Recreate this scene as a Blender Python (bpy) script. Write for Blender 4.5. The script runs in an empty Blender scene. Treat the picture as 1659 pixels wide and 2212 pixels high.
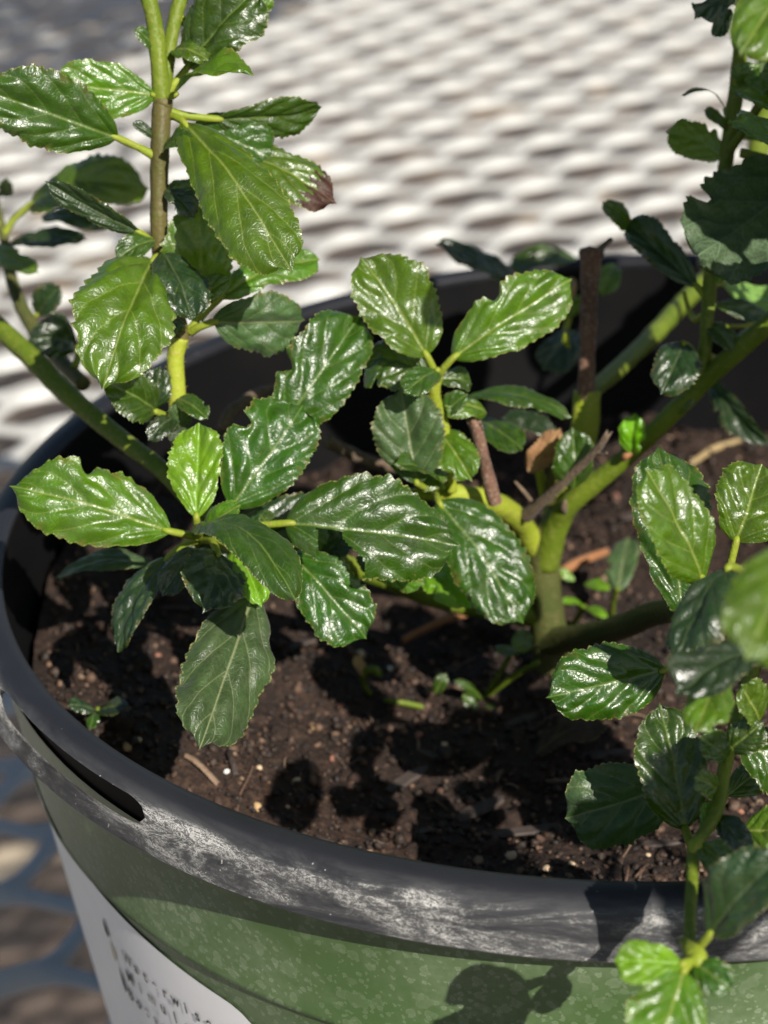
import bpy, bmesh, math, random
from mathutils import Vector, Matrix, noise
random.seed(7)
sc = bpy.context.scene
COL = sc.collection
V3 = Vector

# ------------------------------------------------------------------ camera
CAM = V3((0.0, -0.33322, 0.16886))
RT = V3((0.99335, 0.09528, -0.06458)); UP = V3((0.01366, 0.45946, 0.88810)); FW = V3((-0.11429, 0.88308, -0.45510))
cd = bpy.data.cameras.new('camera'); cam = bpy.data.objects.new('camera', cd); COL.objects.link(cam)
cam.matrix_world = Matrix(((RT.x, UP.x, -FW.x, CAM.x), (RT.y, UP.y, -FW.y, CAM.y), (RT.z, UP.z, -FW.z, CAM.z), (0, 0, 0, 1)))
cd.sensor_fit = 'VERTICAL'; cd.sensor_height = 34.6; cd.sensor_width = 34.6; cd.lens = 77
cd.clip_start = 0.01; cd.clip_end = 400
cd.dof.use_dof = True; cd.dof.focus_distance = 0.303; cd.dof.aperture_fstop = 77 / 3.1
sc.camera = cam

# ------------------------------------------------------------------ sky and sun
SUN_AZ, SUN_EL = 35.0, 37.0            # azimuth: degrees to the right of straight behind the camera
sdir = V3((math.sin(math.radians(SUN_AZ)) * math.cos(math.radians(SUN_EL)), -math.cos(math.radians(SUN_AZ)) * math.cos(math.radians(SUN_EL)), math.sin(math.radians(SUN_EL))))
w = bpy.data.worlds.new('World'); sc.world = w; w.use_nodes = True
nt = w.node_tree; sky = nt.nodes.new('ShaderNodeTexSky'); sky.sky_type = 'NISHITA'; sky.sun_disc = False
sky.sun_elevation = math.radians(SUN_EL); sky.sun_rotation = math.radians(180 - SUN_AZ)
bgn = nt.nodes['Background']; bgn.inputs[1].default_value = 0.052; nt.links.new(sky.outputs[0], bgn.inputs[0])
sl = bpy.data.lights.new('sun', 'SUN'); sl.energy = 5.0; sl.angle = math.radians(0.5); sl.color = (1.0, 0.945, 0.86)
so = bpy.data.objects.new('sun', sl); COL.objects.link(so); so.rotation_euler = sdir.to_track_quat('Z', 'Y').to_euler(); so.location = (1, -2, 3)
sc.view_settings.view_transform = 'Standard'; sc.view_settings.look = 'None'; sc.view_settings.exposure = 0.74; sc.view_settings.gamma = 1.0
sc.view_settings.use_curve_mapping = False
sc.render.resolution_x = 768; sc.render.resolution_y = 1024
sc.render.engine = 'CYCLES'

FPX = 4922.7                            # focal length in the pixel units used below (picture 1659 x 2212)
def P(x, y, d):                         # pixel + distance along the view axis -> world point
    return CAM + (RT * ((x - 829.5) / FPX) + UP * ((1106 - y) / FPX) + FW) * d
def CV(v):                              # direction given as (right, up, toward camera) -> world
    return (RT * v[0] + UP * v[1] - FW * v[2]).normalized()

# ------------------------------------------------------------------ helpers
def mat(name):
    m = bpy.data.materials.new(name); m.use_nodes = True
    return m, m.node_tree, m.node_tree.nodes['Principled BSDF']
def nd(t, ty, **kw):
    n = t.nodes.new(ty)
    for k, v in kw.items():
        if k.startswith('i_'):
            key = k[2:]; key = int(key) if key.isdigit() else key
            n.inputs[key].default_value = v
        else: setattr(n, k, v)
    return n
def lk(t, a, b): t.links.new(a, b)
def mth(t, op, a, b=None, c=None, clamp=False):
    n = t.nodes.new('ShaderNodeMath'); n.operation = op; n.use_clamp = clamp
    for i, x in enumerate((a, b, c)):
        if x is None: continue
        if isinstance(x, (int, float)): n.inputs[i].default_value = x
        else: t.links.new(x, n.inputs[i])
    return n.outputs[0]
def mixc(t, fac, a, b):
    n = t.nodes.new('ShaderNodeMix'); n.data_type = 'RGBA'
    for k, x in ((0, fac), (6, a), (7, b)):
        if isinstance(x, (int, float)): n.inputs[k].default_value = x
        elif isinstance(x, tuple): n.inputs[k].default_value = x if len(x) == 4 else x + (1,)
        else: t.links.new(x, n.inputs[k])
    return n.outputs[2]
def ramp(t, fac, stops):
    n = t.nodes.new('ShaderNodeValToRGB'); e = n.color_ramp.elements
    while len(e) < len(stops): e.new(0.5)
    for k, (p, c) in enumerate(stops):
        e[k].position = p; e[k].color = (c if isinstance(c, tuple) else (c, c, c)) + (1,)
    t.links.new(fac, n.inputs[0]); return n.outputs[0]
def noisen(t, co, scale, detail=4, rough=.55, dist=0.0):
    n = t.nodes.new('ShaderNodeTexNoise'); n.inputs['Scale'].default_value = scale; n.inputs['Detail'].default_value = detail
    n.inputs['Roughness'].default_value = rough; n.inputs['Distortion'].default_value = dist
    if co is not None: t.links.new(co, n.inputs['Vector'])
    return n.outputs['Fac']
def bump(t, h, strength, dist, nrm=None):
    n = t.nodes.new('ShaderNodeBump'); n.inputs['Strength'].default_value = strength; n.inputs['Distance'].default_value = dist
    t.links.new(h, n.inputs['Height'])
    if nrm is not None: t.links.new(nrm, n.inputs['Normal'])
    return n.outputs[0]

def mesh_obj(name, verts, faces, m, parent=None, smooth=True, loc=None):
    me = bpy.data.meshes.new(name); me.from_pydata([tuple(v) for v in verts], [], faces); me.update()
    if smooth: me.polygons.foreach_set('use_smooth', [True] * len(me.polygons))
    if m: me.materials.append(m)
    o = bpy.data.objects.new(name, me); COL.objects.link(o)
    if parent: o.parent = parent
    if loc is not None: o.location = loc
    return o
def tag(o, label=None, cat=None, group=None, kind=None):
    if label: o['label'] = label
    if cat: o['category'] = cat
    if group: o['group'] = group
    if kind: o['kind'] = kind
    return o
def empty(name, loc):
    o = bpy.data.objects.new(name, None); COL.objects.link(o); o.location = loc; o.empty_display_size = .01; return o
def catmull(pts, n):
    out = []
    for i in range(len(pts) - 1):
        p0 = pts[max(i - 1, 0)]; p1 = pts[i]; p2 = pts[i + 1]; p3 = pts[min(i + 2, len(pts) - 1)]
        for k in range(n):
            t = k / n
            out.append(tuple(.5 * ((2 * b) + (-a + c) * t + (2 * a - 5 * b + 4 * c - d) * t * t + (-a + 3 * b - 3 * c + d) * t ** 3) for a, b, c, d in zip(p0, p1, p2, p3)))
    out.append(tuple(pts[-1])); return out
def tube(pts, seg=14, n=8, lump=.05, seed=0, cap=True, rough_end=0):
    """pts: (x,y,z,r) -> verts, faces of a swept round stem"""
    c = catmull(pts, n); vs = []; fs = []
    ref = V3((.31, .77, .55)); prev = None
    for i, q in enumerate(c):
        p = V3(q[:3]); a = V3(c[max(i - 1, 0)][:3]); b = V3(c[min(i + 1, len(c) - 1)][:3]); d = (b - a).normalized()
        if prev is None: x = d.cross(ref).normalized()
        else: x = (prev - d * prev.dot(d)).normalized()
        prev = x; y = d.cross(x)
        for k in range(seg):
            th = 2 * math.pi * k / seg; dirv = x * math.cos(th) + y * math.sin(th)
            r = q[3] * (1 + lump * noise.noise(V3((p.x * 400 + seed, p.y * 400 + math.cos(th) * 1.5, p.z * 400 + math.sin(th) * 1.5))))
            pp = p + dirv * r
            if rough_end and i == len(c) - 1: pp = pp + d * rough_end * random.uniform(-.6, 1)
            vs.append(pp)
    L = len(c)
    for i in range(L - 1):
        for k in range(seg):
            fs.append((i * seg + k, i * seg + (k + 1) % seg, (i + 1) * seg + (k + 1) % seg, (i + 1) * seg + k))
    if cap:
        for i, inv in ((0, True), (L - 1, False)):
            vs.append(V3(c[i][:3])); ci = len(vs) - 1
            for k in range(seg):
                a, b = i * seg + k, i * seg + (k + 1) % seg
                fs.append((b, a, ci) if inv else (a, b, ci))
    return vs, fs

# ------------------------------------------------------------------ materials
def leaf_material(name, base, vein, under, trans, rough, gloss=.5, mott=.35, hair=0.0, tfac=.35, coat=.8):
    m, t, b = mat(name); out = t.nodes['Material Output']
    uv = nd(t, 'ShaderNodeUVMap', uv_map='norm'); um = nd(t, 'ShaderNodeUVMap', uv_map='metric')
    s = nd(t, 'ShaderNodeSeparateXYZ'); lk(t, uv.outputs[0], s.inputs[0]); s2 = nd(t, 'ShaderNodeSeparateXYZ'); lk(t, um.outputs[0], s2.inputs[0])
    u = s.outputs[0]; av = mth(t, 'ABSOLUTE', mth(t, 'SUBTRACT', mth(t, 'MULTIPLY', s.outputs[1], 2.0), 1.0))
    ym = mth(t, 'ABSOLUTE', s2.outputs[1])                              # lateral distance, cm
    obi = nd(t, 'ShaderNodeObjectInfo')
    tt = mth(t, 'MULTIPLY', mth(t, 'SUBTRACT', u, mth(t, 'MULTIPLY', mth(t, 'POWER', av, 1.15), .44)), 3.8)
    fr = mth(t, 'FRACT', mth(t, 'ADD', tt, 7.0)); dv = mth(t, 'MINIMUM', fr, mth(t, 'SUBTRACT', 1.0, fr))
    wob = noisen(t, um.outputs[0], 9, 2)
    sec = mth(t, 'SUBTRACT', 1.0, mth(t, 'DIVIDE', dv, mth(t, 'MULTIPLY_ADD', wob, .06, .015)), clamp=True)
    sec = mth(t, 'MULTIPLY', sec, mth(t, 'GREATER_THAN', tt, -.25))
    mid = mth(t, 'SUBTRACT', 1.0, mth(t, 'DIVIDE', ym, mth(t, 'MULTIPLY_ADD', u, -.022, .036)), clamp=True)
    va = nd(t, 'ShaderNodeTexVoronoi', feature='DISTANCE_TO_EDGE'); va.inputs['Scale'].default_value = 15.0; lk(t, um.outputs[0], va.inputs['Vector'])
    vb = nd(t, 'ShaderNodeTexVoronoi', feature='DISTANCE_TO_EDGE'); vb.inputs['Scale'].default_value = 34.0; lk(t, um.outputs[0], vb.inputs['Vector'])
    ter = mth(t, 'SUBTRACT', 1.0, mth(t, 'MULTIPLY', va.outputs[0], 9.0), clamp=True)
    vfac = mth(t, 'MAXIMUM', mth(t, 'MAXIMUM', mid, mth(t, 'MULTIPLY', sec, .62)), mth(t, 'MULTIPLY', ter, .13), clamp=True)
    n1 = noisen(t, um.outputs[0], 3.0, 5, .6); n2 = noisen(t, um.outputs[0], 30, 3)
    dark = tuple(c * (1 - mott) for c in base); lite = tuple(min(1, c * (1 + mott)) for c in base)
    c0 = mixc(t, ramp(t, n1, [(.3, 0.0), (.7, 1.0)]), dark, lite)
    hsv = nd(t, 'ShaderNodeHueSaturation'); lk(t, c0, hsv.inputs['Color'])
    lk(t, mth(t, 'MULTIPLY_ADD', obi.outputs['Random'], .5, .75), hsv.inputs['Value']); lk(t, mth(t, 'MULTIPLY_ADD', obi.outputs['Random'], .03, .485), hsv.inputs['Hue'])
    c1 = mixc(t, vfac, hsv.outputs[0], vein)
    edge = mth(t, 'MULTIPLY', mth(t, 'GREATER_THAN', av, .965), mth(t, 'GREATER_THAN', n2, .52))
    c1 = mixc(t, mth(t, 'MULTIPLY', edge, .55), c1, (.42, .36, .14))
    rim_n = noisen(t, um.outputs[0], 7, 4); mar = mth(t, 'MULTIPLY', mth(t, 'MULTIPLY', ramp(t, av, [(.72, 0.0), (1.0, 1.0)]), ramp(t, rim_n, [(.52, 0.0), (.66, 1.0)])), mth(t, 'GREATER_THAN', obi.outputs['Random'], .45))
    c1 = mixc(t, mth(t, 'MULTIPLY', mar, .75), c1, (.16, .115, .03))
    dust = ramp(t, noisen(t, um.outputs[0], 2.2, 6, .7), [(.5, 0.0), (.8, .22)]); c1 = mixc(t, dust, c1, (.24, .24, .17))
    spots = mth(t, 'GREATER_THAN', noisen(t, um.outputs[0], 16, 2), .72)
    c1 = mixc(t, mth(t, 'MULTIPLY', spots, .5), c1, (.26, .2, .07))
    uret = mth(t, 'MAXIMUM', mth(t, 'MAXIMUM', mid, sec), mth(t, 'MULTIPLY', ter, .65), clamp=True)
    cu = mixc(t, uret, under, tuple(min(1, c * 2.3 + .03) for c in under))
    geo = nd(t, 'ShaderNodeNewGeometry'); bf = geo.outputs['Backfacing']
    lk(t, mixc(t, bf, c1, cu), b.inputs['Base Color'])
    # height: quilted cells between the finest veins
    h = mth(t, 'ADD', mth(t, 'MULTIPLY', mth(t, 'MINIMUM', va.outputs[0], .16), 5.0), mth(t, 'MULTIPLY', mth(t, 'MINIMUM', vb.outputs[0], .12), 1.1))
    h = mth(t, 'ADD', h, mth(t, 'MULTIPLY', n2, .22)); h = mth(t, 'SUBTRACT', h, mth(t, 'MULTIPLY', vfac, .45))
    nb = bump(t, h, .9, .00004); lk(t, nb, b.inputs['Normal']); lk(t, bump(t, h, .8, .000026), b.inputs['Coat Normal'])
    r = mth(t, 'MULTIPLY_ADD', bf, .35, mth(t, 'MULTIPLY_ADD', n1, .18, rough - .06)); r = mth(t, 'ADD', r, mth(t, 'MULTIPLY', vfac, .2)); lk(t, mth(t, 'MULTIPLY_ADD', ramp(t, noisen(t, um.outputs[0], 4, 4), [(.3, 0.0), (.7, 1.0)]), .16, .20), b.inputs['Coat Roughness'])
    lk(t, r, b.inputs['Roughness']); b.inputs['Specular IOR Level'].default_value = gloss
    b.inputs['Coat Weight'].default_value = coat; b.inputs['Coat Roughness'].default_value = .29; b.inputs['Coat IOR'].default_value = 1.5
    if hair: b.inputs['Sheen Weight'].default_value = hair; b.inputs['Sheen Roughness'].default_value = .4
    tr = nd(t, 'ShaderNodeBsdfTranslucent'); ct = mixc(t, mth(t, 'MULTIPLY', uret, .8), trans, tuple(c * .35 for c in trans)); lk(t, ct, tr.inputs[0])
    mx = nd(t, 'ShaderNodeMixShader'); mx.inputs[0].default_value = tfac
    lk(t, b.outputs[0], mx.inputs[1]); lk(t, tr.outputs[0], mx.inputs[2]); lk(t, mx.outputs[0], out.inputs[0])
    return m
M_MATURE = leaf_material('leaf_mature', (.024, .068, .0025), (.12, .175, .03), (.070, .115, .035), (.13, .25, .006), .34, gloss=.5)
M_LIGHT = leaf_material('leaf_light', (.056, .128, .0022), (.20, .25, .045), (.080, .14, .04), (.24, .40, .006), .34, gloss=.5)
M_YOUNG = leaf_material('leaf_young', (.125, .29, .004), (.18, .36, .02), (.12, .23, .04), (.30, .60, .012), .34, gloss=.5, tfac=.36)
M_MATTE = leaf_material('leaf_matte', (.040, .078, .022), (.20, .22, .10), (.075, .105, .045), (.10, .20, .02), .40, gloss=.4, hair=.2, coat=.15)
M_DARK = leaf_material('leaf_dark', (.014, .034, .007), (.06, .09, .03), (.05, .085, .035), (.045, .12, .010), .34, gloss=.6)  # dark leaf green; for leaves in shadow the shade sits in this colour
M_DRY = leaf_material('leaf_dry', (.30, .17, .075), (.40, .27, .14), (.34, .2, .1), (.35, .2, .06), .6, gloss=.2, tfac=.15, coat=0)
M_FALLEN = leaf_material('leaf_fallen', (.040, .030, .018), (.07, .05, .03), (.05, .04, .02), (.05, .03, .01), .6, gloss=.2, tfac=.08, coat=0)
M_BROWN = leaf_material('leaf_brown', (.042, .019, .011), (.085, .04, .02), (.10, .045, .025), (.16, .05, .02), .5, gloss=.3, tfac=.12, coat=0)

def stem_material(name, a, b2, c, rough=.5, scale=260, sheen=.0, spot=.0):
    m, t, b = mat(name); tc = nd(t, 'ShaderNodeTexCoord')
    n1 = noisen(t, tc.outputs['Object'], scale * .35, 4); n2 = noisen(t, tc.outputs['Object'], scale * 4, 3)
    col = mixc(t, ramp(t, n1, [(.35, 0.0), (.65, 1.0)]), a, b2); col = mixc(t, mth(t, 'MULTIPLY', ramp(t, n2, [(.5, 0.0), (.7, 1.0)]), .55), col, c)
    lk(t, col, b.inputs['Base Color']); b.inputs['Roughness'].default_value = rough; b.inputs['Sheen Weight'].default_value = sheen
    b.inputs['Specular IOR Level'].default_value = .22
    lk(t, bump(t, mth(t, 'ADD', n2, mth(t, 'MULTIPLY', n1, .6)), .7, .0003), b.inputs['Normal']); return m
M_STEM = stem_material('stem_green', (.075, .115, .008), (.115, .155, .013), (.19, .19, .045))
M_STEMY = stem_material('stem_young', (.20, .25, .018), (.26, .29, .03), (.33, .28, .08))
M_PET = stem_material('petiole_green', (.15, .20, .014), (.20, .24, .024), (.24, .22, .06))
M_STEMD = stem_material('stem_olive', (.055, .068, .018), (.080, .082, .024), (.13, .10, .05))
M_STEMB = stem_material('stem_brown', (.070, .062, .018), (.095, .075, .026), (.075, .095, .015))
M_WOOD = stem_material('stub_wood', (.085, .042, .028), (.15, .078, .052), (.30, .235, .18), .7, 420, .1)
M_DEAD = stem_material('twig_dead', (.075, .052, .036), (.13, .09, .06), (.24, .18, .12), .8, 420, .05)
M_LITTER = stem_material('dry_litter', (.26, .19, .09), (.33, .25, .13), (.2, .13, .06), .7, 300, .0)
M_STRAW = stem_material('twig_straw', (.22, .095, .04), (.28, .13, .055), (.2, .08, .035), .6, 300, .05)

# ------------------------------------------------------------------ table
TZ = -0.160
def table_material():
    m, t, b = mat('painted_steel'); tc = nd(t, 'ShaderNodeTexCoord')
    n = noisen(t, tc.outputs['Object'], 30, 5, .6); n2 = noisen(t, tc.outputs['Object'], 220, 3)
    c = mixc(t, ramp(t, n, [(.35, 0.0), (.7, 1.0)]), (.37, .366, .345), (.45, .445, .42)); c = mixc(t, mth(t, 'MULTIPLY', mth(t, 'GREATER_THAN', n2, .66), .35), c, (.35, .31, .26))
    lk(t, c, b.inputs['Base Color']); b.inputs['Roughness'].default_value = .42; lk(t, bump(t, n2, .2, .0004), b.inputs['Normal']); return m
M_TABLE = table_material()
SWD, LWD, STW = .0345, .064, .0063
table = empty('mesh_table', (0.05, .55, TZ)); tag(table, 'pale grey painted expanded metal tabletop of diamond openings under the pot', 'table')
def strand_mesh(flip):
    vs = []; fs = []; y0, y1 = -.85, 1.15; n = int((y1 - y0) / LWD) * 16; prof = []
    # cross-section: tilted flat strip with rounded edges (x offset, z offset)
    hw, ht, tilt = STW / 2, .0011, math.radians(-48)
    for (a, c) in ((-hw, -ht * .5), (-hw, ht * .5), (-hw * .8, ht), (hw * .8, ht), (hw, ht * .5), (hw, -ht * .5), (hw * .8, -ht), (-hw * .8, -ht)): prof.append((a, c))
    for i in range(n + 1):
        y = y0 + (y1 - y0) * i / n; ph = ((y - y0) / LWD) % 1.0
        # flat bond, slanted strand, flat bond, slanted strand
        tri = abs(ph * 2 - 1) * 2 - 1; s = max(-1, min(1, tri * 1.45)); s = math.sin(s * math.pi / 2) * (-1 if flip else 1)
        x = s * (SWD / 4 - STW * .12); a = tilt * (.55 + .45 * math.cos(ph * 4 * math.pi)); z = .0006 * math.cos(ph * 4 * math.pi)
        for (px, pz) in prof:
            vs.append((x + px * math.cos(a) - pz * math.sin(a), y, z + px * math.sin(a) + pz * math.cos(a)))
    k = len(prof)
    for i in range(n):
        for j in range(k): fs.append((i * k + j, (i + 1) * k + j, (i + 1) * k + (j + 1) % k, i * k + (j + 1) % k))
    me = bpy.data.meshes.new('strand'); me.from_pydata(vs, [], fs); me.update(); me.polygons.foreach_set('use_smooth', [True] * len(me.polygons)); me.materials.append(M_TABLE)
    return me
smesh = (strand_mesh(False), strand_mesh(True))
ROT = math.radians(-61)
for i in range(-46, 40):
    o = bpy.data.objects.new('strand', smesh[i % 2]); COL.objects.link(o); o.parent = table
    o.location = (i * SWD / 2 * math.cos(ROT), i * SWD / 2 * math.sin(ROT), -.004 + (0.0008 if i % 2 else 0)); o.rotation_euler = (0, 0, ROT)

# ------------------------------------------------------------------ ground under the table
def ground_material():
    m, t, b = mat('gravel_ground'); tc = nd(t, 'ShaderNodeTexCoord')
    v = nd(t, 'ShaderNodeTexVoronoi'); v.inputs['Scale'].default_value = 22; lk(t, tc.outputs['Object'], v.inputs['Vector'])
    hs = nd(t, 'ShaderNodeSeparateColor'); lk(t, v.outputs['Color'], hs.inputs[0])
    c = ramp(t, hs.outputs[0], [(0, (.028, .022, .018)), (.5, (.055, .04, .03)), (.85, (.10, .07, .05)), (.93, (.3, .23, .15)), (1, (.45, .38, .28))])
    n = noisen(t, tc.outputs['Object'], 3, 5); c = mixc(t, mth(t, 'MULTIPLY', n, .6), c, (.10, .08, .07))
    lk(t, c, b.inputs['Base Color']); b.inputs['Roughness'].default_value = .9; lk(t, bump(t, v.outputs['Distance'], 1, .02), b.inputs['Normal']); return m
GZ = TZ - .72
g = mesh_obj('ground', [(-150, -150, GZ), (150, -150, GZ), (150, 150, GZ), (-150, 150, GZ)], [(0, 1, 2, 3)], ground_material(), smooth=False); tag(g, kind='structure')

# ------------------------------------------------------------------ pot
def rim_material():
    m, t, b = mat('rim_plastic'); tc = nd(t, 'ShaderNodeTexCoord'); co = tc.outputs['Object']
    s = nd(t, 'ShaderNodeSeparateXYZ'); lk(t, co, s.inputs[0])
    rad = mth(t, 'SQRT', mth(t, 'ADD', mth(t, 'MULTIPLY', s.outputs[0], s.outputs[0]), mth(t, 'MULTIPLY', s.outputs[1], s.outputs[1])))
    outm = ramp(t, mth(t, 'MULTIPLY_ADD', rad, 1 / .0065, -.1066 / .0065), [(0, .0), (.2, .04), (.42, .45), (.55, 1.0), (.78, .7)])   # dried mineral deposit sits on the outer lip
    ang = mth(t, 'ARCTAN2', s.outputs[0], s.outputs[1]); cx = nd(t, 'ShaderNodeCombineXYZ'); lk(t, mth(t, 'MULTIPLY', ang, .11 * .3), cx.inputs[0]); lk(t, rad, cx.inputs[1]); lk(t, s.outputs[2], cx.inputs[2]); st = cx.outputs[0]
    big = ramp(t, noisen(t, st, 150, 7, .75, .8), [(.40, 0.03), (.62, 1.0)])
    f1 = noisen(t, co, 1700, 4, .75, 1.6); f2 = noisen(t, st, 620, 6, .75, 2.8)
    ring = mth(t, 'ABSOLUTE', mth(t, 'SUBTRACT', f2, .5))
    worm = mth(t, 'SUBTRACT', 1.0, mth(t, 'MULTIPLY', ring, 16.0), clamp=True)
    sp = ramp(t, f1, [(.49, 0.0), (.58, 1.0)])
    dep = mth(t, 'MULTIPLY', mth(t, 'MAXIMUM', mth(t, 'MULTIPLY', sp, .75), worm), mth(t, 'MULTIPLY', outm, mth(t, 'MULTIPLY_ADD', big, .75, .25)))
    film = mth(t, 'MULTIPLY', outm, mth(t, 'MULTIPLY_ADD', big, .16, .02))
    spk = mth(t, 'GREATER_THAN', noisen(t, co, 900, 2), .745)
    dep = ramp(t, dep, [(.32, 0.0), (.7, 1.0)])
    fac = mth(t, 'MAXIMUM', mth(t, 'MAXIMUM', mth(t, 'MULTIPLY', dep, .9), film), mth(t, 'MULTIPLY', spk, .5), clamp=True)
    base = mixc(t, noisen(t, co, 60, 5), (.007, .008, .011), (.020, .020, .024))
    lk(t, mixc(t, fac, base, (.54, .53, .50)), b.inputs['Base Color'])
    lk(t, mth(t, 'MULTIPLY_ADD', fac, .4, mth(t, 'MULTIPLY_ADD', noisen(t, co, 120, 4), .18, .36)), b.inputs['Roughness'])
    h = mth(t, 'ADD', mth(t, 'MULTIPLY', fac, .6), mth(t, 'MULTIPLY', f2, .3)); lk(t, bump(t, h, .4, .0002), b.inputs['Normal']); b.inputs['Specular IOR Level'].default_value = .3; return m
def wall_material():
    m, t, b = mat('green_pot_plastic'); tc = nd(t, 'ShaderNodeTexCoord'); co = tc.outputs['Object']
    def spots(scale, thr, seed):
        mp = nd(t, 'ShaderNodeMapping'); mp.inputs['Location'].default_value = (seed, seed * 2, seed * 3); lk(t, co, mp.inputs[0])
        wn = nd(t, 'ShaderNodeTexNoise'); wn.inputs['Scale'].default_value = scale * 2.2; lk(t, mp.outputs[0], wn.inputs['Vector'])
        ad = nd(t, 'ShaderNodeMixRGB'); ad.blend_type = 'LINEAR_LIGHT'; ad.inputs[0].default_value = .35 / scale; lk(t, mp.outputs[0], ad.inputs[1]); lk(t, wn.outputs['Color'], ad.inputs[2])
        v = nd(t, 'ShaderNodeTexVoronoi'); v.inputs['Scale'].default_value = scale; lk(t, ad.outputs[0], v.inputs['Vector'])
        cs = nd(t, 'ShaderNodeSeparateColor'); lk(t, v.outputs['Color'], cs.inputs[0])
        rr = mth(t, 'MULTIPLY_ADD', cs.outputs[0], .34, .10)
        ins = ramp(t, mth(t, 'DIVIDE', v.outputs['Distance'], rr), [(.0, .45), (.72, .62), (.9, 1.0), (1.0, 0.0)])
        return mth(t, 'MULTIPLY', ins, mth(t, 'GREATER_THAN', cs.outputs[1], thr))
    s1 = spots(210, .35, .3); s2 = spots(420, .1, 1.7); s3 = spots(900, .05, 3.1)
    n = noisen(t, co, 45, 5, .65); n2 = noisen(t, co, 900, 4, .7)
    film = ramp(t, n, [(.38, 0.0), (.68, 1.0)])
    fac = mth(t, 'MAXIMUM', mth(t, 'MULTIPLY', s1, .16), mth(t, 'MAXIMUM', mth(t, 'MULTIPLY', s2, .26), mth(t, 'MULTIPLY', s3, .38)))
    fac = mth(t, 'ADD', mth(t, 'MULTIPLY', fac, mth(t, 'MULTIPLY_ADD', film, .55, .45)), mth(t, 'MULTIPLY', film, mth(t, 'MULTIPLY', n2, .40)), clamp=True)
    lk(t, mixc(t, fac, (.042, .078, .024), (.31, .35, .25)), b.inputs['Base Color'])
    lk(t, mth(t, 'MULTIPLY_ADD', fac, .35, .33), b.inputs['Roughness']); lk(t, bump(t, mth(t, 'ADD', fac, mth(t, 'MULTIPLY', n2, .4)), .25, .0002), b.inputs['Normal']); return m
M_RIM = rim_material(); M_WALL = wall_material()
def inner_material():
    m, t, b = mat('pot_inner_black'); tc = nd(t, 'ShaderNodeTexCoord'); n = noisen(t, tc.outputs['Object'], 90, 5)
    lk(t, mixc(t, n, (.002, .0023, .003), (.007, .0065, .0065)), b.inputs['Base Color']); b.inputs['Roughness'].default_value = .55; b.inputs['Specular IOR Level'].default_value = .12; return m
M_INNER = inner_material()
pot = empty('nursery_pot', (0, 0, TZ)); tag(pot, 'round green plastic nursery pot with a chalky black rim and white sticker', 'plant pot')
def lathe(name, prof, n, m, parent, off=V3((0, 0, 0)), th0=0, th1=360, wob=0.0):
    vs = []; fs = []; k = len(prof); full = abs(th1 - th0) >= 360
    cnt = n if full else n + 1
    for i in range(cnt):
        th = math.radians(th0 + (th1 - th0) * i / n)
        for (r, z) in prof:
            rr = r + wob * noise.noise(V3((math.cos(th) * 2, math.sin(th) * 2, 5.1)))
            vs.append((rr * math.sin(th) + off.x, -rr * math.cos(th) + off.y, z + off.z))
    for i in range(n):
        j = (i + 1) % cnt
        for q in range(k - 1): fs.append((i * k + q, i * k + q + 1, j * k + q + 1, j * k + q))
    return mesh_obj(name, vs, fs, m, parent)
OFF = V3((0, 0, -TZ))
TAPER = .115; WR = .1062
def wr(z): return WR + TAPER * (z + .012) - (.0003 if z < -.0313 else 0)
zs = [-.0082, -.0305, -.0310, -.0314, -.0318] + [-.0318 - .127 * k / 8 for k in range(1, 9)]
prof = [(wr(z) + (.0004 if abs(z + .0310) < .0002 else 0), z) for z in zs]
lathe('wall', prof, 192, M_WALL, pot, OFF)
lathe('slot_shade', [(.1050, -.0012), (wr(-.0082) - .0003, -.0090)], 192, M_INNER, pot, OFF)  # dark ring standing in for the shade behind the rim slots
lathe('inner_wall', [(wr(z) - .0020 if z < -.01 else .1046 - .0006 * (z < -.004), z) for z in [-.0012, -.004, -.010, -.0124, -.03, -.06, -.10, -.158]] + [(.02, -.1585), (0.0001, -.1585)], 160, M_INNER, pot, OFF)
# rim: an overhanging lip with long slots cut through it
rim_prof = [(.1046, -.0016), (.1045, -.0006), (.1049, -.0001), (.1062, .0003), (.1078, .0002), (.1090, -.0003), (.1098, -.0010), (.1104, -.0020), (.1108, -.0036), (.1112, -.0056), (.1116, -.0076), (.1118, -.0086), (.1116, -.0090), (.1110, -.0088),
            (.1106, -.0074), (.1102, -.0054), (.1096, -.0034), (.1090, -.0022), (.1078, -.0016), (.1066, -.0014), (.1052, -.0016), (.1046, -.0016)]
rim_prof = [(r, z if z > -.0022 else -.0022 + (z + .0022) * .76) for (r, z) in rim_prof]
rim = lathe('rim', rim_prof[:-1] + [rim_prof[0]], 360, M_RIM, pot, OFF)
bmw = bmesh.new(); bmw.from_mesh(rim.data); bmesh.ops.remove_doubles(bmw, verts=bmw.verts, dist=1e-7); bmesh.ops.recalc_face_normals(bmw, faces=bmw.faces); bmw.to_mesh(rim.data); bmw.free()
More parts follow.
